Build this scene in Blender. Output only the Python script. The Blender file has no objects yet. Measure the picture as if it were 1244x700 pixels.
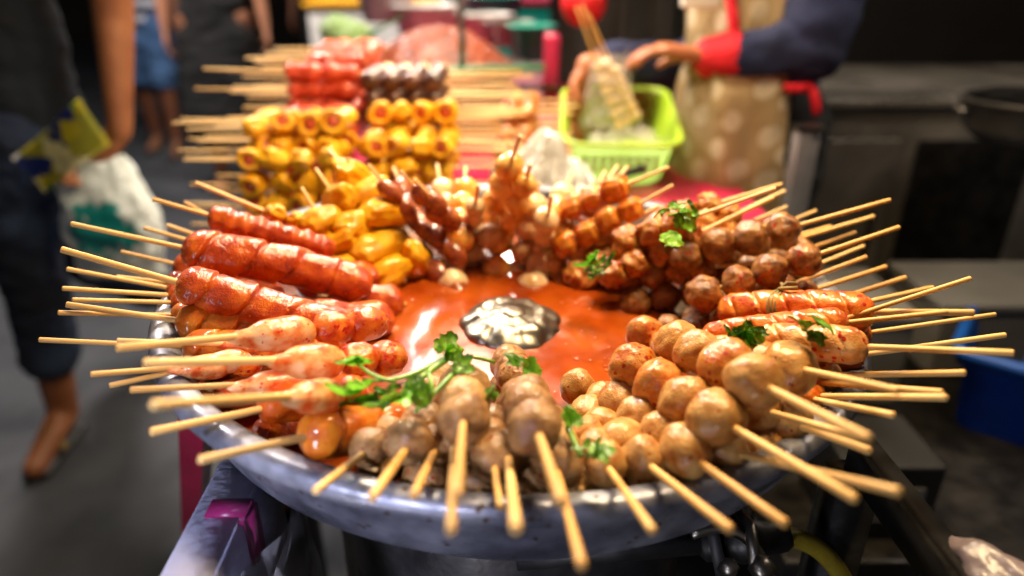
import bpy, bmesh, math, random
from mathutils import Vector, Matrix, Quaternion, noise
R_ = math.radians
scene = bpy.context.scene
COL = scene.collection

# ---------------------------------------------------------------- camera, world, light
Z0 = 0.90                       # world height of the pan's rim; food heights below are relative to it
FPX, PIT = 850.0, R_(25)
CAM = Vector((0.0, -0.524, Z0 + 0.236))
cd = bpy.data.cameras.new("camera"); cam = bpy.data.objects.new("camera", cd); COL.objects.link(cam)
cam.location = CAM; cam.rotation_euler = (R_(90) - PIT, 0, 0)
cd.sensor_width = 36; cd.lens = 36 * FPX / 1244
cd.clip_start = 0.02; cd.clip_end = 400
cd.dof.use_dof = True; cd.dof.focus_distance = 0.455; cd.dof.aperture_fstop = 2.5; cd.dof.aperture_blades = 9
scene.camera = cam

w = bpy.data.worlds.new("World"); scene.world = w; w.use_nodes = True
nt = w.node_tree; bg = nt.nodes['Background']
sky = nt.nodes.new('ShaderNodeTexSky'); sky.sky_type = 'NISHITA'; sky.sun_disc = False
sky.sun_elevation = R_(-1); sky.sun_rotation = R_(200)
nt.links.new(sky.outputs[0], bg.inputs[0]); bg.inputs[1].default_value = 0.15

def area(name, loc, target, sx, sy, power, color, spread=180):
    l = bpy.data.lights.new(name, 'AREA'); l.shape = 'RECTANGLE'; l.size = sx; l.size_y = sy
    l.energy = power; l.color = color; l.spread = R_(spread)
    o = bpy.data.objects.new(name, l); COL.objects.link(o); o.location = loc
    d = Vector(target) - Vector(loc); o.rotation_euler = d.to_track_quat('-Z', 'Y').to_euler()
    return o
# stall lamps and a tube above the frame, then unseen fill lights
area("overhead_light", (0.22, 0.12, Z0 + 0.80), (0.02, -0.04, Z0), 0.26, 0.26, 14.5, (1.0, 0.74, 0.42))
area("overhead_light", (-0.06, 0.40, Z0 + 0.95), (-0.05, 0.0, Z0), 0.07, 0.07, 5, (1.0, 0.80, 0.52))
area("overhead_light", (-0.05, 0.92, Z0 + 0.80), (-0.05, 0.70, Z0), 0.16, 0.34, 23, (1.0, 0.84, 0.62))
area("stall_tube_light", (-0.19, 1.05, Z0 + 0.56), (0.0, 0.0, Z0), 0.05, 0.24, 1.0, (1.0, 0.95, 0.9))
area("fill_light", (-0.55, -1.25, Z0 - 0.22), (0.0, -0.25, Z0 - 0.06), 0.3, 0.3, 1.6, (0.80, 0.84, 1.0), 90)  # added cool fill, set low to brighten the pan's outer wall
area("fill_light", (-0.42, -0.95, Z0 + 0.55), (-0.165, -0.34, Z0 - 0.06), 0.1, 0.1, 0.7, (0.66, 0.70, 1.0), 28)  # added narrow fill aimed at the wrapped rail, no lamp stands here
area("fill_light", (-1.6, 2.4, Z0 + 1.9), (-1.1, 2.2, 0.3), 0.5, 0.5, 125, (1.0, 0.90, 0.82))  # added fill brightening the street floor and people on the left
area("fill_light", (0.3, 4.6, Z0 + 1.8), (0.2, 3.6, 0.6), 0.5, 0.3, 80, (1.0, 0.90, 0.78))
area("overhead_light", (1.2, 0.5, Z0 + 0.9), (0.9, 1.0, 0.7), 0.15, 0.15, 7, (1.0, 0.86, 0.7))  # added fill that lifts the steel cabinet, not one of the stall's lamps

scene.render.engine = 'CYCLES'
scene.view_settings.view_transform = 'Standard'; scene.view_settings.look = 'None'
scene.view_settings.exposure = 0.18; scene.view_settings.gamma = 1
scene.cycles.max_bounces = 6; scene.cycles.transparent_max_bounces = 12
scene.cycles.sample_clamp_indirect = 4.0; scene.cycles.use_denoising = True
scene.cycles.caustics_reflective = False; scene.cycles.caustics_refractive = False

# ---------------------------------------------------------------- helpers
def ray(px, py):
    u = (px - 622) / FPX; v = (py - 350) / FPX
    c, s = math.cos(PIT), math.sin(PIT)
    return Vector((u, c - v * s, -s - v * c))
def at(px, py, z):              # the point at height z (relative to the rim) seen at px, py
    d = ray(px, py); t = (Z0 + z - CAM.z) / d.z
    return CAM + d * t
def atY(px, py, Y):
    d = ray(px, py); t = (Y - CAM.y) / d.y
    return CAM + d * t
def depth(p):
    c, s = math.cos(PIT), math.sin(PIT); q = p - CAM
    return q.y * c - q.z * s

def lin(h):
    h = h.lstrip('#'); out = []
    for i in (0, 2, 4):
        c = int(h[i:i+2], 16) / 255
        out.append(c / 12.92 if c <= 0.04045 else ((c + 0.055) / 1.055) ** 2.4)
    return (*out, 1)

def mat(name, cols, rough=0.5, scale=20, bump=0.0, bscale=60, coat=0.0, sss=0.0, sssc=(1, .35, .12), metal=0.0,
        specks=None, speck_scale=60, speck_size=0.16, spec=0.5, transmission=0, alpha=None, vary=0.0, stretch=None, pos=None,
        bump2=0.0, bscale2=220, rvar=0.0, wave=None, ior=1.45, coat_rough=0.12):
    m = bpy.data.materials.new(name); m.use_nodes = True; nt = m.node_tree; N = nt.nodes; L = nt.links
    b = N['Principled BSDF']
    tc = N.new('ShaderNodeTexCoord'); mp = N.new('ShaderNodeMapping'); L.new(tc.outputs['Object'], mp.inputs[0])
    if stretch: mp.inputs['Scale'].default_value = stretch
    vec = mp.outputs[0]
    oi = N.new('ShaderNodeObjectInfo')
    ad = N.new('ShaderNodeVectorMath'); ad.operation = 'ADD'
    sc = N.new('ShaderNodeVectorMath'); sc.operation = 'SCALE'; sc.inputs['Scale'].default_value = 7.0
    cb = N.new('ShaderNodeCombineXYZ')
    for i in range(3): L.new(oi.outputs['Random'], cb.inputs[i])
    L.new(cb.outputs[0], sc.inputs[0]); L.new(vec, ad.inputs[0]); L.new(sc.outputs[0], ad.inputs[1]); vec = ad.outputs[0]
    no = N.new('ShaderNodeTexNoise'); no.inputs['Scale'].default_value = scale; no.inputs['Detail'].default_value = 5
    L.new(vec, no.inputs['Vector'])
    cr = N.new('ShaderNodeValToRGB'); e = cr.color_ramp.elements
    cs = [lin(c) if isinstance(c, str) else (*c, 1) for c in cols]
    if len(cs) == 1: cs = cs * 2
    ps = pos or [0.32 + 0.36 * i / (len(cs) - 1) for i in range(len(cs))]
    e[0].position = ps[0]; e[0].color = cs[0]; e[1].position = ps[-1]; e[1].color = cs[-1]
    for i in range(1, len(cs) - 1):
        x = e.new(ps[i]); x.color = cs[i]
    L.new(no.outputs['Fac'], cr.inputs[0]); colout = cr.outputs[0]
    if vary:
        hs = N.new('ShaderNodeHueSaturation'); mr = N.new('ShaderNodeMapRange')
        mr.inputs['To Min'].default_value = 1 - vary; mr.inputs['To Max'].default_value = 1 + vary
        L.new(oi.outputs['Random'], mr.inputs[0]); L.new(mr.outputs[0], hs.inputs['Value']); L.new(colout, hs.inputs['Color'])
        colout = hs.outputs[0]
    if specks:
        vo = N.new('ShaderNodeTexVoronoi'); vo.inputs['Scale'].default_value = speck_scale; L.new(vec, vo.inputs['Vector'])
        n2 = N.new('ShaderNodeTexNoise'); n2.inputs['Scale'].default_value = speck_scale * .35; L.new(vec, n2.inputs['Vector'])
        lt = N.new('ShaderNodeMath'); lt.operation = 'LESS_THAN'; lt.inputs[1].default_value = speck_size; L.new(vo.outputs['Distance'], lt.inputs[0])
        gt = N.new('ShaderNodeMath'); gt.operation = 'GREATER_THAN'; gt.inputs[1].default_value = 0.53; L.new(n2.outputs['Fac'], gt.inputs[0])
        mu = N.new('ShaderNodeMath'); mu.operation = 'MULTIPLY'; L.new(lt.outputs[0], mu.inputs[0]); L.new(gt.outputs[0], mu.inputs[1])
        mx = N.new('ShaderNodeMix'); mx.data_type = 'RGBA'; L.new(mu.outputs[0], mx.inputs['Factor'])
        L.new(colout, mx.inputs[6]); mx.inputs[7].default_value = lin(specks); colout = mx.outputs[2]
    L.new(colout, b.inputs['Base Color'])
    b.inputs['Roughness'].default_value = rough; b.inputs['Metallic'].default_value = metal
    b.inputs['Specular IOR Level'].default_value = spec; b.inputs['IOR'].default_value = ior
    if rvar:
        mr = N.new('ShaderNodeMapRange'); mr.inputs['From Min'].default_value = .3; mr.inputs['From Max'].default_value = .7
        mr.inputs['To Min'].default_value = max(0, rough - rvar); mr.inputs['To Max'].default_value = rough + rvar
        n3 = N.new('ShaderNodeTexNoise'); n3.inputs['Scale'].default_value = scale * 1.7; L.new(vec, n3.inputs['Vector'])
        L.new(n3.outputs['Fac'], mr.inputs[0]); L.new(mr.outputs[0], b.inputs['Roughness'])
    if coat: b.inputs['Coat Weight'].default_value = coat; b.inputs['Coat Roughness'].default_value = coat_rough
    if sss:
        b.inputs['Subsurface Weight'].default_value = sss; b.inputs['Subsurface Radius'].default_value = sssc
        b.inputs['Subsurface Scale'].default_value = 0.004
    if transmission: b.inputs['Transmission Weight'].default_value = transmission
    if alpha is not None: b.inputs['Alpha'].default_value = alpha
    nrm = None
    nrm1 = None
    for amt, s_ in ((bump, bscale), (bump2, bscale2)):
        if amt:
            nb = N.new('ShaderNodeTexNoise'); nb.inputs['Scale'].default_value = s_; nb.inputs['Detail'].default_value = 4; L.new(vec, nb.inputs['Vector'])
            bp = N.new('ShaderNodeBump'); bp.inputs['Strength'].default_value = amt; bp.inputs['Distance'].default_value = 0.002 if s_ > 30 else 0.01
            L.new(nb.outputs['Fac'], bp.inputs['Height'])
            if nrm: L.new(nrm, bp.inputs['Normal'])
            nrm = bp.outputs[0]; nrm1 = nrm1 or nrm
    if nrm:
        L.new(nrm, b.inputs['Normal'])
        if coat: L.new(nrm1, b.inputs['Coat Normal'])
    return m

def link(name, me, m=None, parent=None, smooth=True):
    if m is not None and len(me.materials) == 0: me.materials.append(m)
    if smooth and len(me.polygons): me.polygons.foreach_set('use_smooth', [True] * len(me.polygons))
    o = bpy.data.objects.new(name, me); COL.objects.link(o)
    if parent is not None: o.parent = parent
    return o
def bm_mesh(name, bm):
    bmesh.ops.recalc_face_normals(bm, faces=bm.faces)
    me = bpy.data.meshes.new(name); bm.to_mesh(me); bm.free(); return me
def empty(name, loc=(0, 0, 0)):
    o = bpy.data.objects.new(name, None); COL.objects.link(o); o.location = loc; o.empty_display_size = 0.02; return o
def tag(o, label=None, cat=None, group=None, kind=None):
    if label: o['label'] = label
    if cat: o['category'] = cat
    if group: o['group'] = group
    if kind: o['kind'] = kind
    return o
def box(bm, a, b, bevel=0.0):
    r = bmesh.ops.create_cube(bm, size=1)
    c = [(a[i] + b[i]) / 2 for i in range(3)]; s = [abs(b[i] - a[i]) for i in range(3)]
    for v in r['verts']: v.co = Vector((c[0] + v.co.x * s[0], c[1] + v.co.y * s[1], c[2] + v.co.z * s[2]))
    if bevel:
        es = list({e for v in r['verts'] for e in v.link_edges})
        bmesh.ops.bevel(bm, geom=es, offset=bevel, segments=3, affect='EDGES', profile=0.5)
def box_mesh(a, b, bevel=0.0):
    bm = bmesh.new(); box(bm, a, b, bevel); return bm_mesh('box', bm)
def frame_of(d):
    d = Vector(d).normalized(); up = Vector((0, 0, 1)) if abs(d.z) < .95 else Vector((1, 0, 0))
    x = up.cross(d).normalized(); y = d.cross(x).normalized(); return x, y
def tube(bm, pts, rad, seg=12, cap=True, flat=1.0, xdir=None):
    pts = [Vector(p) for p in pts]; n = len(pts); rings = []
    for i, p in enumerate(pts):
        d = (pts[min(i + 1, n - 1)] - pts[max(i - 1, 0)])
        if xdir is None: x, y = frame_of(d)
        else:
            dn = d.normalized(); x = (Vector(xdir) - dn * dn.dot(Vector(xdir))).normalized(); y = dn.cross(x)
        r = rad(i / (n - 1)) if callable(rad) else (rad[i] if isinstance(rad, (list, tuple)) else rad)
        rings.append([bm.verts.new(p + (x * math.cos(a) + y * math.sin(a) * flat) * r) for a in [2 * math.pi * k / seg for k in range(seg)]])
    for i in range(n - 1):
        for k in range(seg):
            bm.faces.new((rings[i][k], rings[i][(k + 1) % seg], rings[i + 1][(k + 1) % seg], rings[i + 1][k]))
    if cap:
        bm.faces.new(rings[0][::-1]); bm.faces.new(rings[-1])
def tube_mesh(pts, rad, seg=12, **k):
    bm = bmesh.new(); tube(bm, pts, rad, seg, **k); return bm_mesh('tube', bm)
def lathe_mesh(prof, seg=96, closed=False):
    bm = bmesh.new(); rings = []
    for r, z in prof:
        if r < 1e-6: rings.append([bm.verts.new((0, 0, z))])
        else: rings.append([bm.verts.new((r * math.cos(2 * math.pi * k / seg), r * math.sin(2 * math.pi * k / seg), z)) for k in range(seg)])
    for i in range(len(rings) - 1):
        A, B = rings[i], rings[i + 1]
        for k in range(seg):
            k2 = (k + 1) % seg
            if len(A) == 1 and len(B) == 1: continue
            if len(A) == 1: bm.faces.new((A[0], B[k], B[k2]))
            elif len(B) == 1: bm.faces.new((A[k], B[0], A[k2]))
            else: bm.faces.new((A[k], A[k2], B[k2], B[k]))
    return bm_mesh('lathe', bm)
def fbm(p, o=3):
    v = 0; a = 1; f = 1
    for _ in range(o): v += a * noise.noise(p * f); a *= .5; f *= 2
    return v
def bez(a, b, c, n=10):
    a, b, c = Vector(a), Vector(b), Vector(c)
    return [a * (1 - t) ** 2 + b * 2 * t * (1 - t) + c * t * t for t in [i / n for i in range(n + 1)]]

# ---------------------------------------------------------------- materials
M = {}
M['asphalt'] = mat('asphalt', ['#1c1e22', '#2c2f35', '#3c3d42'], .75, 3, bump=.6, bscale=90, rvar=.2, bump2=.4, bscale2=9)
M['aluminium'] = mat('aluminium', ['#56565e', '#70707a', '#86868e', '#98989e'], .40, 30, metal=.6, bump=.35, bscale=50, rvar=.2, specks='#4a3a2c', speck_scale=120, speck_size=.2)
M['steel'] = mat('steel', ['#7c756a', '#9c9488'], .36, 30, metal=1, bump=.3, bscale=45)
M['darkmetal'] = mat('darkmetal', ['#1b1a1a', '#33302d'], .45, 20, metal=.7, bump=.4, bscale=80, rvar=.15)
M['cabinet'] = mat('cabinet', ['#443f39', '#6c665e', '#8c857a'], .38, 3.5, metal=.4, bump=.25, bscale=6, rvar=.15)
M['lilac'] = mat('lilac', ['#9494ac', '#acacc0', '#9e9aae'], .38, 9, bump=.5, bscale=40, coat=.25, bump2=.3, bscale2=160)
M['magenta_tape'] = mat('magenta_tape', ['#5c1238', '#781c4a'], .3, 12, bump=.3, bscale=50, coat=.3)
M['pink'] = mat('pink', ['#8e1235', '#a81b42', '#b8284c'], .35, 8, bump=.5, bscale=14, coat=.3)
M['clear'] = mat('clear', ['#e8e4e4'], .12, 10, bump=.8, bscale=22, alpha=.30, spec=.8)
M['bag_clear'] = mat('bag_clear', ['#d8cfc8', '#efe9e6'], .2, 10, bump=.8, bscale=30, alpha=.22, spec=.8)
M['milky'] = mat('milky', ['#6c5c5c', '#8c7c7c'], .28, 12, bump=.6, bscale=30, alpha=.72, spec=.6)
M['wood'] = mat('wood', ['#b98440', '#d0a058', '#dcb472'], .5, 25, bump=.25, bscale=120, stretch=(.12, 1, 1), vary=.10)
M['wood_pale'] = mat('wood_pale', ['#d0a05c', '#e3bd80', '#eccb94'], .55, 25, bump=.2, bscale=120, stretch=(.12, 1, 1), vary=.12)

UNIT = {'meat','meat_pale','fish','fish_red','beef','glaze','pearl','chunk','mini','claw','claw_red','tofu','yellow','yellow_dull','dark_ball'}
def food(name, cols, **k):
    if name in UNIT: k.setdefault('stretch', (.016, .016, .016))
    d = dict(rough=.45, spec=.2, scale=110, bump=.35, bscale=140, coat=.55, sss=.03, vary=.10, bump2=.30, bscale2=900, rvar=.15)
    d.update(k); d['bscale'] = d['bscale'] * 2.6; d['scale'] = max(d['scale'], 80); d['coat_rough'] = .07; d['coat'] = min(1, d['coat'] * 1.15); d['bump2'] = min(1, d['bump2'] * 1.5)
    if 'speck_scale' in d: d['speck_scale'] *= 1.7; d['speck_size'] = d.get('speck_size', .2) * 1.15
    return mat(name, cols, **d)
M['meat'] = food('meat', ['#6e4826', '#966c3e', '#ae8656'], bump=.5, bscale=110, specks='#8c2408', speck_scale=110, speck_size=.2, coat=.4)
M['meat_pale'] = food('meat_pale', ['#8c663a', '#b48c58', '#a0763e'], bump=.5, bscale=120, coat=.4)
M['fish'] = food('fish', ['#a06020', '#b88444', '#c49858'], specks='#983004', speck_scale=110, speck_size=.17, coat=.5)
M['fish_red'] = food('fish_red', ['#a84408', '#c07424', '#c89450'], specks='#981c02', speck_scale=120, speck_size=.27, coat=.7)
M['beef'] = food('beef', ['#5e3410', '#8c5826', '#a87840'], bump=.6, bscale=120, specks='#a01804', speck_scale=110, speck_size=.24, coat=.6)
M['red'] = food('red', ['#942800', '#be4600', '#d46a0a'], scale=42, specks='#d8701c', speck_scale=160, speck_size=.22, coat=.8, bump=.4, bscale=130, bump2=.5, coat_rough=.07)
M['orange'] = food('orange', ['#9c4206', '#bc5e0a', '#cc7c1a'], scale=35, coat=.8, bump=.15, bscale=70, coat_rough=.07)
M['pale_sausage'] = food('pale_sausage', ['#a85818', '#c4823c', '#d4a060'], scale=32, specks='#b42006', speck_scale=110, speck_size=.26, coat=.8, bump=.2, coat_rough=.08)
M['glaze_sausage'] = food('glaze_sausage', ['#a83c06', '#c8620f', '#d6842a'], scale=30, specks='#a01402', speck_scale=110, speck_size=.28, coat=.85, bump=.2, coat_rough=.08)
M['claw'] = food('claw', ['#bc4008', '#cc7034', '#dc9c60', '#e0ac7c'], scale=62, coat=.55, bump=.2, bump2=.15, specks='#b82808', speck_scale=130, speck_size=.22)
M['claw_red'] = food('claw_red', ['#b03400', '#cc5a08', '#dc8228'], scale=55, coat=.75, specks='#a80802', speck_scale=110, speck_size=.34)
M['yellow'] = food('yellow', ['#c87e08', '#dca010', '#e6b024'], scale=30, coat=.35, bump=.4, bscale=60)
M['yellow_dull'] = food('yellow_dull', ['#c47c08', '#dc9c12', '#e8b024'], scale=26, coat=.3, bump=.5, bscale=60)
M['mini'] = food('mini', ['#6a2808', '#924218', '#b06430'], scale=32, coat=.9, bump=.15, coat_rough=.06)
M['glaze'] = food('glaze', ['#d88018', '#eaa848', '#f4c67c'], scale=40, coat=.9, bump=.15, coat_rough=.06)
M['pearl'] = food('pearl', ['#d4a468', '#e2c090', '#ecd2ac'], scale=40, coat=.8, bump=.2)
M['tofu'] = food('tofu', ['#b85008', '#d07a14', '#dc9a34'], scale=40, coat=.7, bump=.6, bscale=90, specks='#b42806', speck_scale=110, speck_size=.25)
M['chunk'] = food('chunk', ['#8a420c', '#b87028', '#cc9a50'], scale=55, coat=.6, bump=.7, bscale=110, specks='#a81c04', speck_scale=100, speck_size=.28)
M['hotdog'] = food('hotdog', ['#a83818', '#c05028'], scale=35, coat=.4)
M['red_pack'] = food('red_pack', ['#b03418', '#c44828', '#d8684c'], scale=28, coat=.7)
M['dark_ball'] = food('dark_ball', ['#2e1610', '#4a2618', '#6a4030'], scale=35, coat=.8)
M['leaf'] = mat('leaf', ['#3c7408', '#64a012', '#94c428'], .4, 60, bump=.5, bscale=180, sss=.1, sssc=(.3, .8, .1), coat=.3, vary=.2)
M['stem'] = mat('stem', ['#4c7c14', '#7ca428'], .4, 60, bump=.3, coat=.3)
M['skin'] = mat('skin', ['#7a4a2e', '#93603e'], .5, 14, sss=.15, bump=.2, bscale=120)
M['skin_pale'] = mat('skin_pale', ['#94644c', '#a87458'], .5, 14, sss=.15, bump=.2, bscale=120)
M['skin_dark'] = mat('skin_dark', ['#5a3422', '#6c412a'], .5, 14, sss=.15, bump=.2, bscale=120)
M['skin_seller'] = mat('skin_seller', ['#8c4e2c', '#a4623c'], .48, 14, sss=.15, bump=.2, bscale=120)
M['hair'] = mat('hair', ['#0b0908', '#1a1513'], .4, 30, bump=.5, stretch=(1, 1, .1))
M['navy_tee'] = mat('navy_tee', ['#080f18', '#101b28'], .9, 8, bump=.5, bscale=260, bump2=.6, bscale2=7)
M['navy_knit'] = mat('navy_knit', ['#0c1230', '#161d42'], .9, 12, bump=.6, bscale=200, bump2=.5, bscale2=9)
M['jeans'] = mat('jeans', ['#0a1222', '#131f38', '#20334e'], .9, 7, bump=.6, bscale=220, bump2=.6, bscale2=9)
M['jeans_light'] = mat('jeans_light', ['#1c3350', '#2c4a70', '#3c5c84'], .9, 7, bump=.6, bscale=220, bump2=.6, bscale2=9)
M['black_cloth'] = mat('black_cloth', ['#08090b', '#111216'], .9, 6, bump=.4, bscale=9)
M['grey_cloth'] = mat('grey_cloth', ['#35342f', '#4c4a44'], .9, 5, bump=.6, bscale=5)
M['yellow_shirt'] = mat('yellow_shirt', ['#c88a08', '#dca010'], .85, 6, bump=.4, bscale=9)
M['red_cuff'] = mat('red_cuff', ['#b00c1c', '#cc1428'], .8, 20, bump=.7, bscale=120)
M['white_plastic'] = mat('white_plastic', ['#d4d2ce', '#e4e2de', '#f0eeea'], .3, 16, bump=1.0, bscale=26, coat=.3)
M['lime'] = mat('lime', ['#94b428', '#accc3c'], .35, 9, bump=.2, sss=.2, sssc=(.6, 1, .1), coat=.2)
M['blue'] = mat('blue', ['#08306c', '#0c4690'], .38, 9, bump=.2)
M['dark_panel'] = mat('dark_panel', ['#0b0907', '#17120e', '#241b15'], .6, 2.2, bump=.3, bscale=6)
M['foam'] = mat('foam', ['#4c4a47', '#64625e'], .6, 5, bump=.3, bscale=60)
M['cabbage'] = mat('cabbage', ['#4c7c34', '#88a868', '#b4c894'], .5, 16, bump=.7, bscale=28)
M['banana_leaf'] = mat('banana_leaf', ['#124a1c', '#1e6a2c'], .35, 9, bump=.6, bscale=60, stretch=(.2, 1, 1), coat=.3)
M['shrimp_heap'] = mat('shrimp_heap', ['#4c1c08', '#7c3418', '#9c5030'], .5, 60, bump=1.0, bscale=90, coat=.2)
M['teal'] = mat('teal', ['#0c7c68', '#14988a'], .35, 9, bump=.2)
M['redball'] = mat('redball', ['#a80c14', '#c01820'], .45, 9, bump=.2)
M['rubber'] = mat('rubber', ['#1a1817', '#24211f'], .55, 20, bump=.3)
M['hose'] = mat('hose', ['#4c400e', '#7c6a18', '#2c2610'], .45, 22, bump=.5, bscale=60)
M['paper_white'] = mat('paper_white', ['#cfc9c0', '#e2ddd6'], .5, 10)
M['pot'] = mat('pot', ['#55524e', '#8c877e'], .35, 9, metal=.5, bump=.2)

def sauce_mat():
    m = mat('sauce', ['#722406', '#903a0a', '#a24c14'], .15, 16, coat=.5, rvar=.08, specks='#84481a', speck_scale=260, speck_size=.12, bump=.06, bscale=36, coat_rough=.03)
    return m
M['sauce'] = sauce_mat()
def dots_mat():
    m = bpy.data.materials.new('apron_dots'); m.use_nodes = True; nt = m.node_tree; N = nt.nodes; L = nt.links; b = N['Principled BSDF']
    tc = N.new('ShaderNodeTexCoord'); mp = N.new('ShaderNodeMapping'); sx_ = N.new('ShaderNodeSeparateXYZ'); L.new(tc.outputs['Object'], sx_.inputs[0]); ma = N.new('ShaderNodeMath'); ma.operation = 'MULTIPLY_ADD'; ma.inputs[1].default_value = -.7; L.new(sx_.outputs[1], ma.inputs[0]); L.new(sx_.outputs[0], ma.inputs[2]); cx_ = N.new('ShaderNodeCombineXYZ'); L.new(ma.outputs[0], cx_.inputs[0]); L.new(sx_.outputs[2], cx_.inputs[1]); L.new(cx_.outputs[0], mp.inputs[0]); mp.inputs['Rotation'].default_value = (0, 0, .6)
    vo = N.new('ShaderNodeTexVoronoi'); vo.voronoi_dimensions = '2D'; vo.inputs['Scale'].default_value = 17; vo.inputs['Randomness'].default_value = .3; L.new(mp.outputs[0], vo.inputs['Vector'])
    lt = N.new('ShaderNodeMath'); lt.operation = 'LESS_THAN'; lt.inputs[1].default_value = .30; L.new(vo.outputs['Distance'], lt.inputs[0])
    no = N.new('ShaderNodeTexNoise'); no.inputs['Scale'].default_value = 9; L.new(tc.outputs['Object'], no.inputs['Vector'])
    cr = N.new('ShaderNodeValToRGB'); cr.color_ramp.elements[0].color = lin('#a08660'); cr.color_ramp.elements[1].color = lin('#c4aa80'); L.new(no.outputs['Fac'], cr.inputs[0])
    mx = N.new('ShaderNodeMix'); mx.data_type = 'RGBA'; L.new(lt.outputs[0], mx.inputs['Factor']); L.new(cr.outputs[0], mx.inputs[6]); mx.inputs[7].default_value = lin('#d0bfa4')
    L.new(mx.outputs[2], b.inputs['Base Color']); b.inputs['Roughness'].default_value = .6
    bp = N.new('ShaderNodeBump'); bp.inputs['Strength'].default_value = .6; bp.inputs['Distance'].default_value = .02; L.new(no.outputs['Fac'], bp.inputs['Height']); L.new(bp.outputs[0], b.inputs['Normal'])
    return m
M['apron'] = dots_mat()
def stripe_mat():
    m = bpy.data.materials.new('striped_shirt'); m.use_nodes = True; nt = m.node_tree; N = nt.nodes; L = nt.links; b = N['Principled BSDF']
    tc = N.new('ShaderNodeTexCoord'); wv = N.new('ShaderNodeTexWave'); wv.bands_direction = 'Z'; wv.inputs['Scale'].default_value = 3.6; wv.inputs['Distortion'].default_value = .6
    L.new(tc.outputs['Object'], wv.inputs['Vector']); cr = N.new('ShaderNodeValToRGB'); cr.color_ramp.interpolation = 'CONSTANT'
    cr.color_ramp.elements[0].color = lin('#141d33'); cr.color_ramp.elements[1].position = .6; cr.color_ramp.elements[1].color = lin('#9c9ea8')
    L.new(wv.outputs['Fac'], cr.inputs[0]); L.new(cr.outputs[0], b.inputs['Base Color']); b.inputs['Roughness'].default_value = .9
    return m
M['stripes'] = stripe_mat()
def patches_mat(name, cols, scale, rough=.4):
    m = bpy.data.materials.new(name); m.use_nodes = True; nt = m.node_tree; N = nt.nodes; L = nt.links; b = N['Principled BSDF']
    tc = N.new('ShaderNodeTexCoord'); vo = N.new('ShaderNodeTexVoronoi'); vo.distance = 'CHEBYCHEV'; vo.inputs['Scale'].default_value = scale; L.new(tc.outputs['Object'], vo.inputs['Vector'])
    sp = N.new('ShaderNodeSeparateColor'); L.new(vo.outputs['Color'], sp.inputs[0])
    cr = N.new('ShaderNodeValToRGB'); cr.color_ramp.interpolation = 'CONSTANT'; e = cr.color_ramp.elements
    e[0].position = 0; e[0].color = lin(cols[0]); e[1].position = 1 / len(cols); e[1].color = lin(cols[1])
    for i in range(2, len(cols)):
        x = e.new(i / len(cols)); x.color = lin(cols[i])
    L.new(sp.outputs[0], cr.inputs[0]); L.new(cr.outputs[0], b.inputs['Base Color']); b.inputs['Roughness'].default_value = rough
    return m
M['leaflet'] = patches_mat('leaflet', ['#8c8c34', '#b8b490', '#1c2c6c', '#a49c30', '#c8c8cc', '#6c8434'], 26)
def print_mat():                # white carrier bag with a ragged teal print
    m = bpy.data.materials.new('carrier_bag'); m.use_nodes = True; nt = m.node_tree; N = nt.nodes; L = nt.links; b = N['Principled BSDF']
    tc = N.new('ShaderNodeTexCoord')
    gr = N.new('ShaderNodeTexGradient'); gr.gradient_type = 'SPHERICAL'; mp = N.new('ShaderNodeMapping'); mp.inputs['Location'].default_value = (0, 0, 1.15); mp.inputs['Scale'].default_value = (7.5, .1, 8)
    L.new(tc.outputs['Object'], mp.inputs[0]); L.new(mp.outputs[0], gr.inputs[0])
    no = N.new('ShaderNodeTexNoise'); no.inputs['Scale'].default_value = 34; no.inputs['Detail'].default_value = 3; L.new(tc.outputs['Object'], no.inputs['Vector'])
    mu = N.new('ShaderNodeMath'); mu.operation = 'MULTIPLY'; L.new(gr.outputs['Fac'], mu.inputs[0]); L.new(no.outputs['Fac'], mu.inputs[1])
    cr = N.new('ShaderNodeValToRGB'); cr.color_ramp.elements[0].position = .20; cr.color_ramp.elements[0].color = lin('#dce8ea'); cr.color_ramp.elements[1].position = .27; cr.color_ramp.elements[1].color = lin('#128c8c')
    L.new(mu.outputs[0], cr.inputs[0]); L.new(cr.outputs[0], b.inputs['Base Color']); b.inputs['Roughness'].default_value = .35
    n2 = N.new('ShaderNodeTexNoise'); n2.inputs['Scale'].default_value = 14; L.new(tc.outputs['Object'], n2.inputs['Vector'])
    bp = N.new('ShaderNodeBump'); bp.inputs['Strength'].default_value = .7; bp.inputs['Distance'].default_value = .02; L.new(n2.outputs['Fac'], bp.inputs['Height']); L.new(bp.outputs[0], b.inputs['Normal'])
    return m
M['carrier'] = print_mat()

# ---------------------------------------------------------------- setting
bm = bmesh.new(); bmesh.ops.create_grid(bm, x_segments=2, y_segments=2, size=150)
g = link('ground', bm_mesh('ground', bm), M['asphalt'], smooth=False); g.location = (0, 0, 0); tag(g, kind='structure')

# the pan
def P(r, z): return (r, z)
pan = empty('pan', (0, 0, Z0)); pan.rotation_euler = (0, R_(1.7), 0)
tag(pan, 'wide round aluminium pan of red sauce with food skewers resting all round its rim', 'pan')
prof = [(0, -.078), (.15, -.078), (.20, -.070), (.230, -.050), (.243, -.030), (.250, -.010), (.2535, -.002), (.257, .0005), (.263, .0015), (.267, .001), (.270, -.003), (.2705, -.008), (.267, -.011),
        (.262, -.012), (.258, -.018), (.255, -.032), (.245, -.055), (.220, -.082), (.17, -.100), (0, -.103)]
link('bowl', lathe_mesh(prof, 160), M['aluminium'], pan)
sauce = lathe_mesh([(0, -.040), (.05, -.040), (.10, -.0402), (.15, -.0398), (.19, -.040), (.2365, -.0405)], 96)
tag(link('sauce', sauce, M['sauce'], pan), 'glossy orange red sauce')
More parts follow.
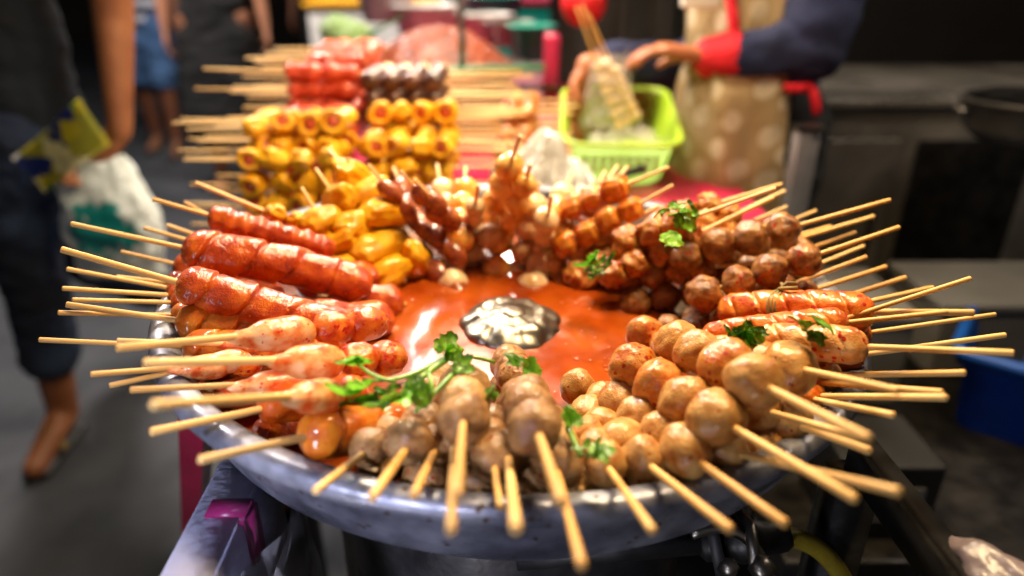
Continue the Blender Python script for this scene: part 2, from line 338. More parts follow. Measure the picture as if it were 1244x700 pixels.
# the crimped steel dome rising through the sauce
bm = bmesh.new(); seg = 96; rings = []
for i in range(15):
    t = i / 14; r0 = .042 * math.sin(t * math.pi / 2) if i else .0001; z = -.045 + .0215 * math.cos(t * math.pi / 2)
    ring = []
    for k in range(seg):
        a = 2 * math.pi * k / seg
        fl = (abs(math.sin(a * 4.5)) ** .5 - .7) * .09 * math.sin(t * math.pi) + .10 * fbm(Vector((math.cos(a) * 1.6, math.sin(a) * 1.6, t * 3)))
        step = -.0035 if t < .35 else (0 if t > .42 else -.0035 * (1 - (t - .35) / .07))
        ring.append(bm.verts.new((r0 * (1 + fl) * math.cos(a), r0 * (1 + fl) * math.sin(a), z + step * 1.0 + .003 * fl * 8 * t)))
    rings.append(ring)
for i in range(14):
    for k in range(seg): bm.faces.new((rings[i][k], rings[i][(k + 1) % seg], rings[i + 1][(k + 1) % seg], rings[i + 1][k]))
bm.faces.new(rings[0])
dome = link('dome', bm_mesh('dome', bm), M['steel'], pan); dome.location = (0, -.004, 0)
dome_cap = link('dome_cap', lathe_mesh([(0, 0), (.004, .0004), (.009, -.0003), (.012, -.003), (.0125, -.006)], 24), M['steel'], dome); dome_cap.location = (.001, 0, -.0255)
rnd = random.Random(5); bm = bmesh.new()
for i in range(260):           # chili flakes and seeds floating on the sauce
    a = rnd.uniform(0, 6.28); q = .205 * math.sqrt(rnd.uniform(.05, 1)); c = Vector((q * math.cos(a), q * math.sin(a), -.0394)); sz = rnd.uniform(.0006, .0019)
    vs = [bm.verts.new(c + Vector((sz * rnd.uniform(.6, 1.2) * math.cos(k * 1.257 + a), sz * rnd.uniform(.4, 1.0) * math.sin(k * 1.257 + a), rnd.uniform(-.0002, .0005)))) for k in range(5)]
    bm.faces.new(vs)
M['flake'] = mat('flake', ['#8c1404', '#b43c0c', '#c88830'], .35, 400, coat=.5)
fk = link('chili_flakes', bm_mesh('flakes', bm), M['flake'], pan, False); tag(fk, kind='stuff')
# ---------------------------------------------------------------- food pieces
def ball_mesh(seed, sub=4, amp=.05, sq=(1, 1, 1), f=1.3, fine=.012, dents=2):
    bm = bmesh.new(); bmesh.ops.create_icosphere(bm, subdivisions=sub, radius=1); rr = random.Random(seed); off = Vector((seed * 3.1, seed * 1.7, seed * .9))
    dn = [Vector([rr.gauss(0, 1) for _ in range(3)]).normalized() for _ in range(dents)]
    for v in bm.verts:
        n = v.co.normalized(); s = 1 + amp * fbm(n * f + off, 3) + fine * fbm(n * 5 + off, 3)
        for d in dn:
            q = n.dot(d)
            if q > .8: s -= .10 * ((q - .8) / .2) ** 2 * (1 if rr else 1)
        v.co = Vector((n.x * s * sq[0], n.y * s * sq[1], n.z * s * sq[2]))
    return bm_mesh('ball', bm)
def withmat(me, m):
    me = me.copy(); me.materials.clear(); me.materials.append(m)
    me.polygons.foreach_set('use_smooth', [True] * len(me.polygons)); return me
def variants(fn, m, n=5): return [withmat(fn(i + 1), m) for i in range(n)]
V = {}
V['meat'] = variants(lambda s: ball_mesh(s, amp=.08, fine=.03, dents=4), M['meat']) + variants(lambda s: ball_mesh(s + 7, amp=.08, fine=.03, dents=3), M['meat_pale'], 2)
V['fish'] = variants(lambda s: ball_mesh(s + 20, amp=.10, fine=.02, dents=3, sq=(1.04, .96, .98)), M['fish'])
V['fishr'] = variants(lambda s: ball_mesh(s + 30, amp=.11, fine=.025, dents=4, sq=(1.04, .96, .98)), M['fish_red'])
V['beef'] = variants(lambda s: ball_mesh(s + 40, amp=.12, fine=.045, dents=4), M['beef'])
V['glaze'] = variants(lambda s: ball_mesh(s + 50, sub=3, amp=.07, fine=.01), M['glaze'], 4)
V['pearl'] = variants(lambda s: ball_mesh(s + 55, sub=3, amp=.07, fine=.01), M['pearl'], 4)
V['dark'] = variants(lambda s: ball_mesh(s + 60, sub=3, amp=.05, fine=.01), M['dark_ball'], 3)
V['chunk'] = variants(lambda s: ball_mesh(s + 70, amp=.28, fine=.05, f=1.5, dents=6), M['chunk'])
V['mini'] = variants(lambda s: ball_mesh(s + 80, sub=3, amp=.08, fine=.012, sq=(1.5, 1, 1)), M['mini'], 4)
V['segment'] = variants(lambda s: ball_mesh(s + 90, amp=.10, fine=.02, sq=(1.3, 1, 1)), M['claw_red'], 4)
V['fold'] = None
def cube_mesh(seed):
    bm = bmesh.new(); bmesh.ops.create_cube(bm, size=1.7)
    bmesh.ops.bevel(bm, geom=list(bm.edges), offset=.22, segments=3, affect='EDGES')
    bmesh.ops.subdivide_edges(bm, edges=list(bm.edges), cuts=2, use_grid_fill=True); off = Vector((seed * 5, seed, 0))
    for v in bm.verts:
        n = v.co.normalized(); v.co = v.co + n * (.12 * fbm(v.co * 1.1 + off, 3))
    return bm_mesh('cube', bm)
V['tofu'] = variants(cube_mesh, M['tofu'], 4)
def fold_mesh(seed):            # a rolled, creased sheet: fat cushion with two spiral creases
    bm = bmesh.new(); bmesh.ops.create_icosphere(bm, subdivisions=4, radius=1); off = Vector((seed * 2.3, seed, 4))
    for v in bm.verts:
        n = v.co.normalized(); c = abs(math.sin(n.x * 2.6 + n.z * 1.9 + seed)) ** .35
        s = .92 + .09 * c + .22 * fbm(n * 1.3 + off, 3)
        v.co = Vector((n.x * s * .95, math.copysign(abs(n.y) ** .75, n.y) * s * 1.65, n.z * s * .9))
    return bm_mesh('fold', bm)
V['fold'] = variants(fold_mesh, M['yellow'], 4)
V['fold_dull'] = variants(lambda s: fold_mesh(s + 9), M['yellow_dull'], 3)
def claw_mesh(seed):            # pointed at -x (the outer end), round at +x
    bm = bmesh.new(); bmesh.ops.create_icosphere(bm, subdivisions=4, radius=1); off = Vector((seed * 2.1, 3, seed))
    for v in bm.verts:
        n = v.co.normalized(); s = 1 + .035 * fbm(n * 1.5 + off, 2); x = n.x
        tp = 1 if x > -.55 else max(.30, 1 - ((-.55 - x) / .45) ** 1.3 * .62)
        rg = 1 + .02 * math.sin(x * 9 + seed) * (1 if x < 0 else .3)
        v.co = Vector((x * (1.25 if x > 0 else 2.7) * s + (.5 * x if x < -.8 else 0), n.y * tp * s * rg * .95, n.z * tp * s * rg * .9))
    return bm_mesh('claw', bm)
V['claw'] = variants(claw_mesh, M['claw'], 4)
def sausage_mesh(L, r, m, cuts='spiral', seed=0, ridges=0, ends=(.9, .9)):
    nx, na = max(48, int(L / .0011)), 40; bm = bmesh.new(); rings = []; off = Vector((seed * 3.3, 0, seed))
    for i in range(nx + 1):
        t = i / nx; x = L * t
        e0 = min(1, x / (r * ends[0])); e1 = min(1, (L - x) / (r * ends[1]))
        er = math.sqrt(max(0, 1 - (1 - e0) ** 2)) * math.sqrt(max(0, 1 - (1 - e1) ** 2)); er = max(er, .03)
        ring = []
        for k in range(na):
            a = 2 * math.pi * k / na; q = 1 + .09 * fbm(Vector((x * 45, math.cos(a) * 1.3, math.sin(a) * 1.3)) + off, 4)
            if cuts == 'spiral':
                ph = (x / (r * 2.1) + a / (2 * math.pi) + .40 * noise.noise(Vector((x * 45, seed, math.cos(a) * .5)))) % 1.0
                dd = min(ph, 1 - ph); q *= 1 - (.22 + .10 * noise.noise(Vector((x * 30, seed, 5)))) * math.exp(-(dd / .045) ** 2) + .10 * (ph - .5)
            elif cuts == 'score':
                up = max(0, math.sin(a)) ** .6; ph = ((x + .35 * r * math.cos(a) * 2) / (r * 1.5)) % 1.0; dd = min(ph, 1 - ph)
                q *= 1 - .22 * up * math.exp(-(dd / .05) ** 2)
            elif cuts == 'ridge': q *= 1 + .09 * math.sin(x / r * 5.2 + math.sin(a) * .8)
            elif cuts == 'lump':
                q *= 1 + .10 * math.sin(x / r * 2.0 + seed) + .08 * fbm(Vector((x * 60, math.cos(a) * 2, math.sin(a) * 2)) + off, 2)
            R = r * er * q; ring.append(bm.verts.new((x, R * math.cos(a), R * math.sin(a) + .04 * L * math.sin(t * math.pi) * (.6 if seed % 2 else -.2))))
        rings.append(ring)
    for i in range(nx):
        for k in range(na): bm.faces.new((rings[i][k], rings[i][(k + 1) % na], rings[i + 1][(k + 1) % na], rings[i + 1][k]))
    bm.faces.new(rings[0]); bm.faces.new(rings[-1]); return withmat(bm_mesh('sausage', bm), m)
STICK = {}
def stick_mesh(L, r, m):
    key = (round(L, 3), r, m)
    if key not in STICK:
        bm = bmesh.new(); n = 8
        tube(bm, [(0, 0, 0)] + [(.0006 + (L - .0006) * i / n, 0, 0) for i in range(n + 1)], lambda t: r * (.8 if t == 0 else 1), 12)
        STICK[key] = withmat(bm_mesh('stick', bm), M[m])
    return STICK[key]
PIECE = {'meat': 'meatball', 'fish': 'fishball', 'fishr': 'fishball', 'beef': 'meatball', 'glaze': 'glazed_ball', 'pearl': 'pale_ball', 'chunk': 'meat_chunk', 'mini': 'small_sausage',
         'tofu': 'tofu_cube', 'fold': 'tofu_skin_roll', 'claw': 'crab_stick_claw'}
SPC = {'meat': 1.98, 'fish': 1.97, 'fishr': 1.97, 'beef': 1.9, 'glaze': 1.85, 'pearl': 1.85, 'chunk': 1.75, 'mini': 2.7, 'tofu': 1.8, 'fold': 1.8}
def place_axis(root, p, xdir, roll=0):
    x = Vector(xdir).normalized(); up = Vector((0, 0, 1)); y = up.cross(x).normalized(); z = x.cross(y)
    m = Matrix((x, y, z)).transposed().to_4x4(); root.matrix_world = Matrix.Translation(p) @ m @ Matrix.Rotation(roll, 4, 'X')
    root.rotation_mode = 'XYZ'
cnt = [0]
def skewer(kind, label, group, pin, zi, pout, zo, pst, n, rpx, name=None, r=None, sm='wood', srad=.0020, buried=False):
    cnt[0] += 1; rr = random.Random(cnt[0] * 7 + 1)
    A = at(*pin, zi); B = at(*pout, zo)
    lip = lambda q: Z0 - .0297 * q.x          # the rim sits a little lower on the right
    short = buried and zo < .004              # a buried skewer keeps its stick inside the pan
    if not short: B.z = max(B.z, lip(B) + .002)
    dax = (B - A).normalized()
    d = ray(*pst).normalized(); w0 = B - CAM; b_ = dax.dot(d); dn = 1 - b_ * b_
    s = (b_ * d.dot(w0) - dax.dot(w0)) / max(dn, 1e-4)
    s = max(.055, min(.135, s))
    Q = B + dax * s; E = CAM + d * (Q - CAM).dot(d)
    def clears(E):
        for i in range(1, 20):
            m = B.lerp(E, i / 20); q = math.hypot(m.x, m.y)
            if .250 < q < .272 and m.z < lip(m) + .0035: return False
        return E.z > lip(E) - .03
    if not short:
        for up in range(12):
            if clears(E): break
            E = E - d * .0035 if up % 2 == 0 else E + Vector((0, 0, .0012))
    else: E = B + (E - B).normalized() * .016
    ax = (B - E).normalized(); Lx = (B - E).length
    if r is None: r = rpx * depth(B) / FPX
    cat = 'skewer'; root = empty(name or kind + '_skewer', B); place_axis(root, B, ax)
    tag(root, label, cat, group)
    flen = (A - B).length + r
    if kind in SPC:
        step = SPC[kind] * r; pos = [i * step for i in range(n)]; flen = pos[-1] + r
        for i, x in enumerate(pos):
            me = rr.choice(V['fishr' if (kind == 'fish' and (i >= 1 and rr.random() < .6) and zo > .015) else kind])
            o = link(PIECE[kind], me, None, root, False); q = r * rr.uniform(.93, 1.07); o.scale = (q * rr.uniform(.95, 1.06), q * rr.uniform(.93, 1.05), q * rr.uniform(.93, 1.05))
            o.location = (x + rr.uniform(-.06, .06) * r, rr.uniform(-.1, .1) * r, rr.uniform(-.1, .1) * r)
            if kind in ('mini', 'fold', 'tofu'): o.rotation_euler = (rr.uniform(0, 6.28), rr.uniform(-.25, .25), rr.uniform(-.3, .3))
            else: o.rotation_euler = (rr.uniform(0, 6.28), rr.uniform(0, 6.28), rr.uniform(0, 6.28))
    elif kind == 'claw':
        o = link('crab_claw', rr.choice(V['claw']), None, root, False); o.scale = (r, r, r); o.rotation_euler = (rr.uniform(-.6, .6), 0, rr.uniform(-.06, .06)); o.location = (r * .1, 0, -r * .12)
        x = r * 1.2 + r * 1.15
        for i in range(n - 1):
            o = link('crab_claw', rr.choice(V['segment']), None, root, False); q = r * rr.uniform(.88, 1.0); o.scale = (q, q, q); o.location = (x, 0, rr.uniform(-.1, .1) * r); o.rotation_euler = (rr.uniform(0, 6), rr.uniform(-.1, .1), rr.uniform(-.1, .1)); x += 2.15 * q
        flen = x - r
    else:
        mk, cuts = {'redsausage': ('red', 'spiral'), 'redlump': ('red', 'lump'), 'orangesausage': ('orange', 'spiral'), 'shrimp': ('red', 'ridge'), 'palesausage': ('pale_sausage', 'score'), 'glazesausage': ('glaze_sausage', 'score'), 'glazelump': ('glaze_sausage', 'lump')}[kind]
        me = sausage_mesh(flen, r, M[mk], cuts, cnt[0]); o = link('sausage', me, None, root, False); o.location = (-r * .6, 0, 0); o.rotation_euler = (rr.uniform(-.3, .3), 0, 0)
    st = link('stick', stick_mesh(Lx + flen * .9, srad, sm), None, root, False); st.location = (-Lx, 0, 0); st.rotation_euler = (rr.uniform(0, 6), 0, 0); q = rr.uniform(.88, 1.1); st.scale = (1, q, q)
    return root, ax, B, r

G1, G2, G3, G4, G5, G6, G7 = ('meatball skewers along the front of the pan', 'fishball skewers at the front right of the pan', 'sausage skewers on the right of the pan',
   'brown meatball skewers at the back right of the pan', 'tofu and meat chunk skewers at the back of the pan', 'red sausage skewers on the left of the pan', 'crab claw skewers at the front left of the pan')
G8 = 'small skewers at the back of the pan'
S = [
 # kind label group inner zi outer zo stick n rpx
 ('meat', 'brown meatball skewer nearest the orange sausage, its small end ball low on the rim', G1, (520, 500), -.03, (452, 551), .0, (383, 597), 3, 27),
 ('meat', 'brown meatball skewer with stick slanting down left, second from the orange sausage', G1, (545, 480), -.02, (499, 537), .012, (452, 605), 3, 33),
 ('meat', 'hidden low meatball skewer, only its short stick end shows on the rim', G1, (560, 520), -.035, (532, 578), -.016, (503, 602), 2, 26),
 ('meat', 'upper brown meatball skewer pointing straight at the camera, beside the coriander sprig', G1, (574, 452), -.002, (563, 506), .035, (555, 603), 3, 36),
 ('meat', 'lower brown meatball skewer right under the one pointing straight at the camera', G1, (566, 500), -.03, (553, 572), -.016, (548, 645), 3, 27),
 ('meat', 'brown meatball skewer sitting low between the two big raised front balls', G1, (588, 490), -.025, (599, 558), .004, (608, 617), 3, 32),
 ('meat', 'low meatball skewer with short thin stick in the middle of the front rim', G1, (605, 520), -.035, (617, 582), -.016, (627, 643), 2, 25),
 ('meat', 'large brown meatball skewer raised at the front, its stick slanting down right', G1, (620, 455), -.004, (652, 520), .035, (683, 612), 3, 36),
 ('meat', 'brown meatball skewer with the longest stick reaching the bottom edge of the photo', G1, (648, 512), -.03, (674, 574), -.004, (707, 688), 3, 35),
 ('fish', 'pale fishball skewer with a short stick, next to the brown meatballs at the front', G2, (690, 512), -.035, (733, 578), -.008, (793, 645), 3, 28),
 ('fish', 'pale fishball skewer lying on the rim, second from the brown meatballs', G2, (705, 512), -.03, (779, 562), -.002, (888, 644), 4, 31),
 ('fish', 'egg shaped pale fishball skewer, lowest full row of the right front heap', G2, (720, 478), -.025, (834, 550), .006, (955, 637), 4, 32),
 ('fish', 'middle fishball skewer of the heap with chili flecks and a stick crossing over the rim', G2, (747, 436), -.002, (873, 509), .024, (1040, 607), 4, 36),
 ('fish', 'topmost fishball skewer of the heap, its large end ball below the herb dotted sausage', G2, (795, 398), .008, (917, 463), .042, (1056, 533), 4, 36),
 ('fish', 'low pale fishball skewer under the heap with a dark slanting stick', G2, (805, 500), -.03, (886, 553), -.004, (1093, 598), 3, 27),
 ('fish', 'fishball skewer tucked against the inner rim below the topmost one', G2, (860, 470), -.025, (955, 511), -.002, (1057, 548), 3, 30),
 ('fish', 'hidden fishball skewer in the heap with its stick under the topmost stick', G2, (840, 465), -.015, (922, 497), .006, (1043, 531), 3, 26),
 ('fish', 'yellowish fishball skewer behind the topmost end ball, its stick pointing right', G2, (862, 408), .0, (957, 445), .026, (1092, 475), 3, 32),
 ('glazelump', 'thin browned sausage skewer under the fishballs near the right rim', G3, (900, 450), -.02, (985, 486), -.004, (1083, 514), 1, 16),
 ('glazelump', 'small browned sausage skewer poking out by the right rim, stick nearly level', G3, (915, 462), -.025, (990, 489), -.008, (1150, 483), 1, 14),
 ('palesausage', 'pale sausage skewer beneath the fishballs with a level stick over the rim', G3, (900, 442), -.02, (990, 464), .0, (1145, 477), 1, 19),
 ('palesausage', 'pale sausage skewer under the herb dotted one, stick lying level to the right', G3, (920, 440), -.015, (1010, 456), .0, (1173, 453), 1, 19),
 ('palesausage', 'fat pale scored sausage skewer sprinkled with coriander, nearest of the right sausages', G3, (925, 421), .008, (1040, 421), .026, (1232, 429), 1, 24),
 ('glazesausage', 'glazed sausage skewer mostly hidden under the fat scored one', G3, (920, 436), -.01, (1040, 432), .0, (1222, 407), 1, 17),
 ('glazesausage', 'middle glazed sausage skewer of the right side, between the tied one and the fat one', G3, (858, 401), .0, (1020, 393), .024, (1152, 379), 1, 19),
 ('glazesausage', 'glazed sausage skewer beneath the middle one with a long thin stick', G3, (930, 415), -.012, (1050, 405), .002, (1210, 382), 1, 15),
 ('glazesausage', 'large orange sausage skewer tied with a dry stalk, farthest of the right sausages', G3, (882, 365), .0, (1048, 379), .022, (1184, 380), 1, 24),
 ('glazelump', 'glazed sausage skewer with the stick rising highest over the right sausages', G3, (950, 408), .002, (1018, 390), .018, (1180, 338), 1, 15),
 ('glazelump', 'glazed sausage skewer hidden behind the tied one, stick rising right', G3, (940, 392), -.015, (1045, 369), .0, (1134, 349), 1, 14),
 ('beef', 'topmost brown meatball skewer at the back right, its ball against the steel post', G4, (829, 314), .01, (952, 279), .038, (1082, 243), 4, 21),
 ('beef', 'second brown meatball skewer from the top, four balls above the tied sausage', G4, (853, 352), .002, (977, 315), .028, (1093, 276), 4, 22),
 ('beef', 'brown meatball skewer between the two upper rows with a stick rising right', G4, (850, 325), -.005, (950, 296), .014, (1062, 263), 4, 19),
 ('beef', 'brown meatball skewer behind the topmost balls with a short stick', G4, (870, 300), -.005, (940, 277), .012, (992, 256), 3, 18),
 ('beef', 'hidden brown meatball skewer with its stick just above the outermost ball', G4, (880, 340), -.01, (972, 306), .008, (1040, 283), 3, 18),
 ('beef', 'low brown meatball skewer under the outermost ball', G4, (870, 365), -.02, (968, 332), .0, (1050, 299), 4, 18),
 ('beef', 'lowest brown meatball row ending in the sauce beside the tied sausage', G4, (818, 374), -.02, (950, 350), -.002, (1053, 312), 5, 19),
 ('beef', 'brown meatball skewer half under the tied sausage, stick rising right', G4, (850, 396), -.03, (975, 358), -.006, (1077, 324), 5, 18),
 ('beef', 'brown meatball skewer hidden behind the tied sausage near the rim', G4, (930, 390), -.02, (1010, 366), -.004, (1101, 337), 3, 15),
 ('chunk', 'meat chunk skewer farthest back on the right with the highest stick', G5, (800, 272), .012, (862, 250), .032, (950, 224), 3, 14),
 ('chunk', 'meat chunk skewer below the farthest one, stick ending by the steel post', G5, (800, 295), .005, (884, 264), .024, (954, 232), 4, 15),
 ('chunk', 'meat chunk skewer in front of the herb leaf, long row down to the sauce', G5, (790, 320), -.01, (880, 284), .010, (956, 251), 4, 17),
 ('chunk', 'large meat chunk skewer with coriander leaf on top', G5, (772, 283), .018, (826, 270), .036, (942, 229), 3, 19),
 ('chunk', 'dark meat chunk skewer dipping into the sauce behind the brown balls', G5, (745, 306), -.018, (810, 300), -.002, (960, 268), 3, 18),
 ('chunk', 'lowest meat chunk skewer lying in the sauce below the brown balls', G5, (768, 343), -.03, (850, 338), -.012, (985, 312), 4, 16),
 ('tofu', 'orange tofu cube skewer highest in the back right corner', G5, (678, 260), .014, (747, 230), .042, (813, 203), 4, 14),
 ('tofu', 'orange tofu cube skewer in front of the highest one', G5, (702, 286), .002, (767, 253), .030, (818, 225), 4, 15),
 ('tofu', 'tofu cube skewer behind the orange cubes with a pale upright stick', G5, (700, 268), .010, (728, 236), .026, (750, 202), 2, 14),
 ('tofu', 'orange tofu skewer hidden behind the highest cubes, its stick tip next to the pale one', G5, (715, 262), .008, (742, 228), .026, (762, 203), 2, 13),
 ('fish', 'pale cut fish roll skewer at the edge of the sauce below the tofu cubes', G5, (697, 322), -.03, (735, 296), -.008, (800, 250), 3, 16),
 ('glaze', 'shiny amber ball skewer standing tallest at the back centre', G8, (588, 268), .006, (618, 203), .066, (632, 165), 5, 15),
 ('glaze', 'shiny amber ball skewer right of the tallest one', G8, (610, 284), .0, (636, 224), .050, (645, 200), 4, 14),
 ('pearl', 'pale ball skewer right of the two amber ones', G8, (625, 300), -.018, (648, 250), .022, (655, 222), 4, 14),
 ('pearl', 'pale ball skewer nearest the tofu cubes, stick leaning right', G8, (652, 308), -.022, (664, 268), .016, (670, 238), 3, 15),
 ('pearl', 'pale ball skewer left of the tallest amber one', G8, (568, 302), -.02, (577, 252), .026, (581, 225), 4, 12),
 ('pearl', 'pale ball skewer low beneath the amber balls at the sauce edge', G8, (594, 304), -.025, (600, 276), -.008, (606, 240), 2, 15),
 ('mini', 'dark glossy small sausage skewer nearest the yellow rolls', G8, (512, 292), -.006, (474, 232), .042, (447, 200), 3, 11),
 ('mini', 'dark glossy small sausage skewer in the middle of its three neighbours', G8, (546, 292), -.006, (512, 238), .040, (487, 208), 3, 11),
 ('mini', 'dark glossy small sausage skewer nearest the pale balls', G8, (560, 304), -.014, (530, 246), .034, (503, 218), 3, 10),
 ('mini', 'dark small sausage skewer low at the sauce edge behind the yellow rolls', G8, (546, 322), -.03, (508, 282), -.006, (478, 245), 3, 11),
 ('fold', 'yellow tofu skin roll skewer highest of those in the pan', G8, (470, 268), .012, (428, 214), .046, (400, 183), 3, 18),
 ('fold', 'yellow tofu skin roll skewer in the middle, its large folded end by the sauce', G8, (482, 300), -.006, (412, 246), .032, (383, 205), 4, 18),
 ('fold', 'yellow tofu skin roll skewer nearest the red sausages', G8, (440, 318), -.012, (390, 268), .024, (366, 228), 3, 16),
 ('fold', 'small yellow roll skewer behind the ridged red skewer', G8, (412, 296), -.004, (334, 262), .028, (237, 222), 4, 12),
 ('shrimp', 'ridged red skewer farthest back on the left, next to the yellow rolls', G6, (402, 302), .008, (262, 264), .044, (185, 242), 1, 16),
 ('shrimp', 'ridged red skewer beneath the farthest one, stick crossing behind it', G6, (380, 308), .0, (280, 276), .020, (224, 246), 1, 15),
 ('redlump', 'short red skewer low behind the big sausages', G6, (330, 320), -.005, (262, 294), .012, (203, 274), 1, 15),
 ('redsausage', 'big glossy red sausage skewer second from the back, stick over the carrier bag', G6, (445, 340), -.004, (236, 304), .036, (86, 272), 1, 25),
 ('redsausage', 'red sausage skewer hidden behind the second one, stick over the bag corner', G6, (340, 322), -.005, (252, 299), .012, (175, 277), 1, 16),
 ('redlump', 'red sausage skewer beneath the second one, with a short dull stick', G6, (330, 345), -.01, (222, 323), .010, (147, 306), 1, 18),
 ('redsausage', 'big glossy red sausage skewer third from the back, longest stick to the left', G6, (440, 382), -.002, (230, 347), .036, (74, 303), 1, 26),
 ('redlump', 'dark red sausage skewer below the third one, its stick nearly level', G6, (330, 378), -.01, (214, 354), .008, (84, 338), 1, 18),
 ('redlump', 'dark red sausage skewer low on the rim, stick rising under a level one', G6, (330, 392), -.02, (216, 364), -.004, (144, 347), 1, 17),
 ('orangesausage', 'orange sausage skewer below the big red ones at the left rim', G6, (345, 402), -.006, (228, 391), .012, (80, 370), 1, 24),
 ('redlump', 'dark red skewer between the big red sausages and the orange one', G6, (330, 385), -.018, (216, 373), .0, (79, 362), 1, 16),
 ('redlump', 'dark red skewer with thin stick just under the twin sticks on the left', G6, (330, 410), -.025, (222, 396), -.010, (91, 376), 1, 15),
 ('orangesausage', 'low orange sausage skewer at the left rim under the claws', G6, (330, 425), -.022, (224, 412), -.010, (74, 392), 1, 17),
 ('orangesausage', 'orange sausage skewer with the longest leftmost stick', G6, (345, 452), -.014, (238, 438), -.002, (48, 415), 1, 21),
 ('claw', 'pink crab claw skewer farthest back, next to the big red sausages', G7, (465, 395), .016, (352, 403), .034, (141, 423), 3, 25),
 ('claw', 'pink crab claw skewer lying under the farthest one', G7, (440, 420), -.006, (322, 420), .008, (142, 414), 3, 18),
 ('claw', 'bright crab claw skewer in the middle with the thick stick over the rim', G7, (495, 430), .008, (390, 437), .032, (175, 441), 3, 25),
 ('claw', 'pale crab claw skewer half hidden under the middle one', G7, (440, 465), -.012, (345, 465), .006, (158, 474), 2, 22),
 ('claw', 'dull crab claw skewer low at the rim, its stick nearly level', G7, (360, 470), -.022, (262, 466), -.006, (110, 455), 2, 17),
 ('claw', 'dull crab claw skewer hidden under the pale one, stick over the pan rim', G7, (400, 470), -.022, (285, 462), -.008, (134, 473), 2, 16),
 ('claw', 'nearest pink crab claw skewer, beside the coriander sprig', G7, (450, 473), .008, (392, 479), .030, (185, 492), 2, 25),
 ('redlump', 'dark brown skewer tucked between the nearest claw and the spiral orange sausage', G7, (420, 500), -.02, (330, 506), .0, (183, 525), 1, 24),
 ('orangesausage', 'nearest orange sausage skewer with spiral cuts, beside the brown meatballs', G7, (478, 512), -.012, (384, 528), .012, (242, 559), 1, 32),
 ('redlump', 'lumpy red skewer end lying in the sauce between the big red sausages and claws', G6, (470, 392), -.03, (380, 388), -.012, (215, 384), 1, 22),
 ('redlump', 'lumpy red skewer with its end in the sauce behind the big red sausages', G6, (455, 345), -.03, (370, 338), -.010, (200, 335), 1, 22),
 ('fold', 'yellow tofu skin roll skewer low beside the dark small sausages', G8, (510, 315), -.022, (462, 276), .0, (425, 240), 3, 17),
 ('beef', 'dark meatball skewer low at the back left edge of the sauce', G8, (470, 325), -.03, (430, 300), -.012, (390, 270), 3, 16),
 ('pearl', 'pale ball skewer low at the back between amber and dark skewers', G8, (572, 306), -.03, (566, 280), -.010, (560, 250), 3, 15),
 ('pearl', 'pale ball skewer low at the back right of the amber ones', G8, (636, 306), -.03, (642, 280), -.010, (648, 250), 3, 15),
 ('fish', 'golden fish roll skewer low at the back under the tofu', G5, (668, 312), -.03, (685, 284), -.006, (705, 255), 3, 15),
 ('chunk', 'meat chunk skewer dipping into the sauce under the tofu cubes', G5, (720, 330), -.03, (770, 305), -.012, (840, 270), 3, 17),
 ('chunk', 'meat chunk skewer low between the tofu cubes and brown balls', G5, (738, 316), -.018, (790, 290), .004, (860, 255), 4, 17),
 ('beef', 'low brown meatball skewer in the shade under the second row', G4, (795, 362), -.034, (880, 345), -.020, (1000, 320), 4, 19),
 ('fishr', 'red flecked fishball skewer against the lower end of the right sausages', G2, (775, 412), -.022, (850, 432), -.006, (960, 470), 3, 26),
 ('fish', 'pale fishball skewer deep under the middle of the right front heap', G2, (700, 500), -.036, (800, 530), -.022, (900, 590), 4, 25),
 ('meat', 'brown meatball skewer deep in the shade under the raised front balls', G1, (600, 470), -.036, (640, 545), -.022, (660, 610), 4, 28),
 ('meat', 'brown meatball skewer deep behind the two left front balls', G1, (560, 455), -.036, (500, 520), -.022, (470, 570), 4, 26),
 ('chunk', 'dark meat chunk skewer low at the sauce edge under the tofu, end ball round', G5, (712, 330), -.034, (745, 318), -.022, (820, 290), 3, 17),
 ('pearl', 'pale ball skewer half sunk in sauce right of the amber balls', G8, (655, 318), -.034, (664, 296), -.020, (674, 262), 3, 16),
 ('mini', 'dark small sausage skewer half sunk in sauce below its neighbours', G8, (530, 328), -.034, (508, 306), -.020, (480, 276), 3, 13),
 ('pearl', 'pale ball skewer half sunk in sauce left of the amber balls', G8, (548, 322), -.034, (546, 298), -.020, (542, 264), 3, 15),
 ('glaze', 'amber ball skewer half sunk in sauce under the tallest one', G8, (604, 316), -.034, (606, 294), -.018, (608, 260), 3, 15),
 ('redlump', 'lumpy red skewer low between the yellow folds and the sauce', G6, (478, 345), -.034, (420, 322), -.018, (300, 290), 1, 22),
 ('redlump', 'lumpy red skewer low beside the farthest claw', G6, (482, 372), -.036, (410, 362), -.022, (280, 350), 1, 21),
 ('chunk', 'meat chunk skewer in the second row right of the tofu cubes', G5, (760, 322), -.006, (835, 290), .018, (940, 240), 4, 17),
 ('beef', 'brown meatball skewer low behind the middle of the back right heap', G4, (800, 330), -.012, (900, 305), .006, (1010, 275), 4, 19),
 ('fold', 'yellow tofu skin roll skewer leaning on the back rim left of the dark ones', G8, (470, 264), -.002, (452, 230), .016, (436, 202), 2, 17),
 ('pearl', 'pale ball skewer lying over the back rim behind the dark small sausages', G8, (540, 270), -.006, (536, 232), .014, (531, 200), 3, 14),
 ('glaze', 'amber ball skewer lying over the back rim left of the tallest one', G8, (560, 276), -.004, (563, 234), .018, (566, 202), 4, 13),
 ('pearl', 'pale ball skewer over the back rim close to the orange tofu', G8, (668, 272), -.004, (684, 236), .014, (697, 206), 3, 14),
 ('mini', 'dark small sausage skewer over the back rim nearest the yellow folds', G8, (500, 262), -.002, (490, 230), .018, (478, 204), 2, 11),
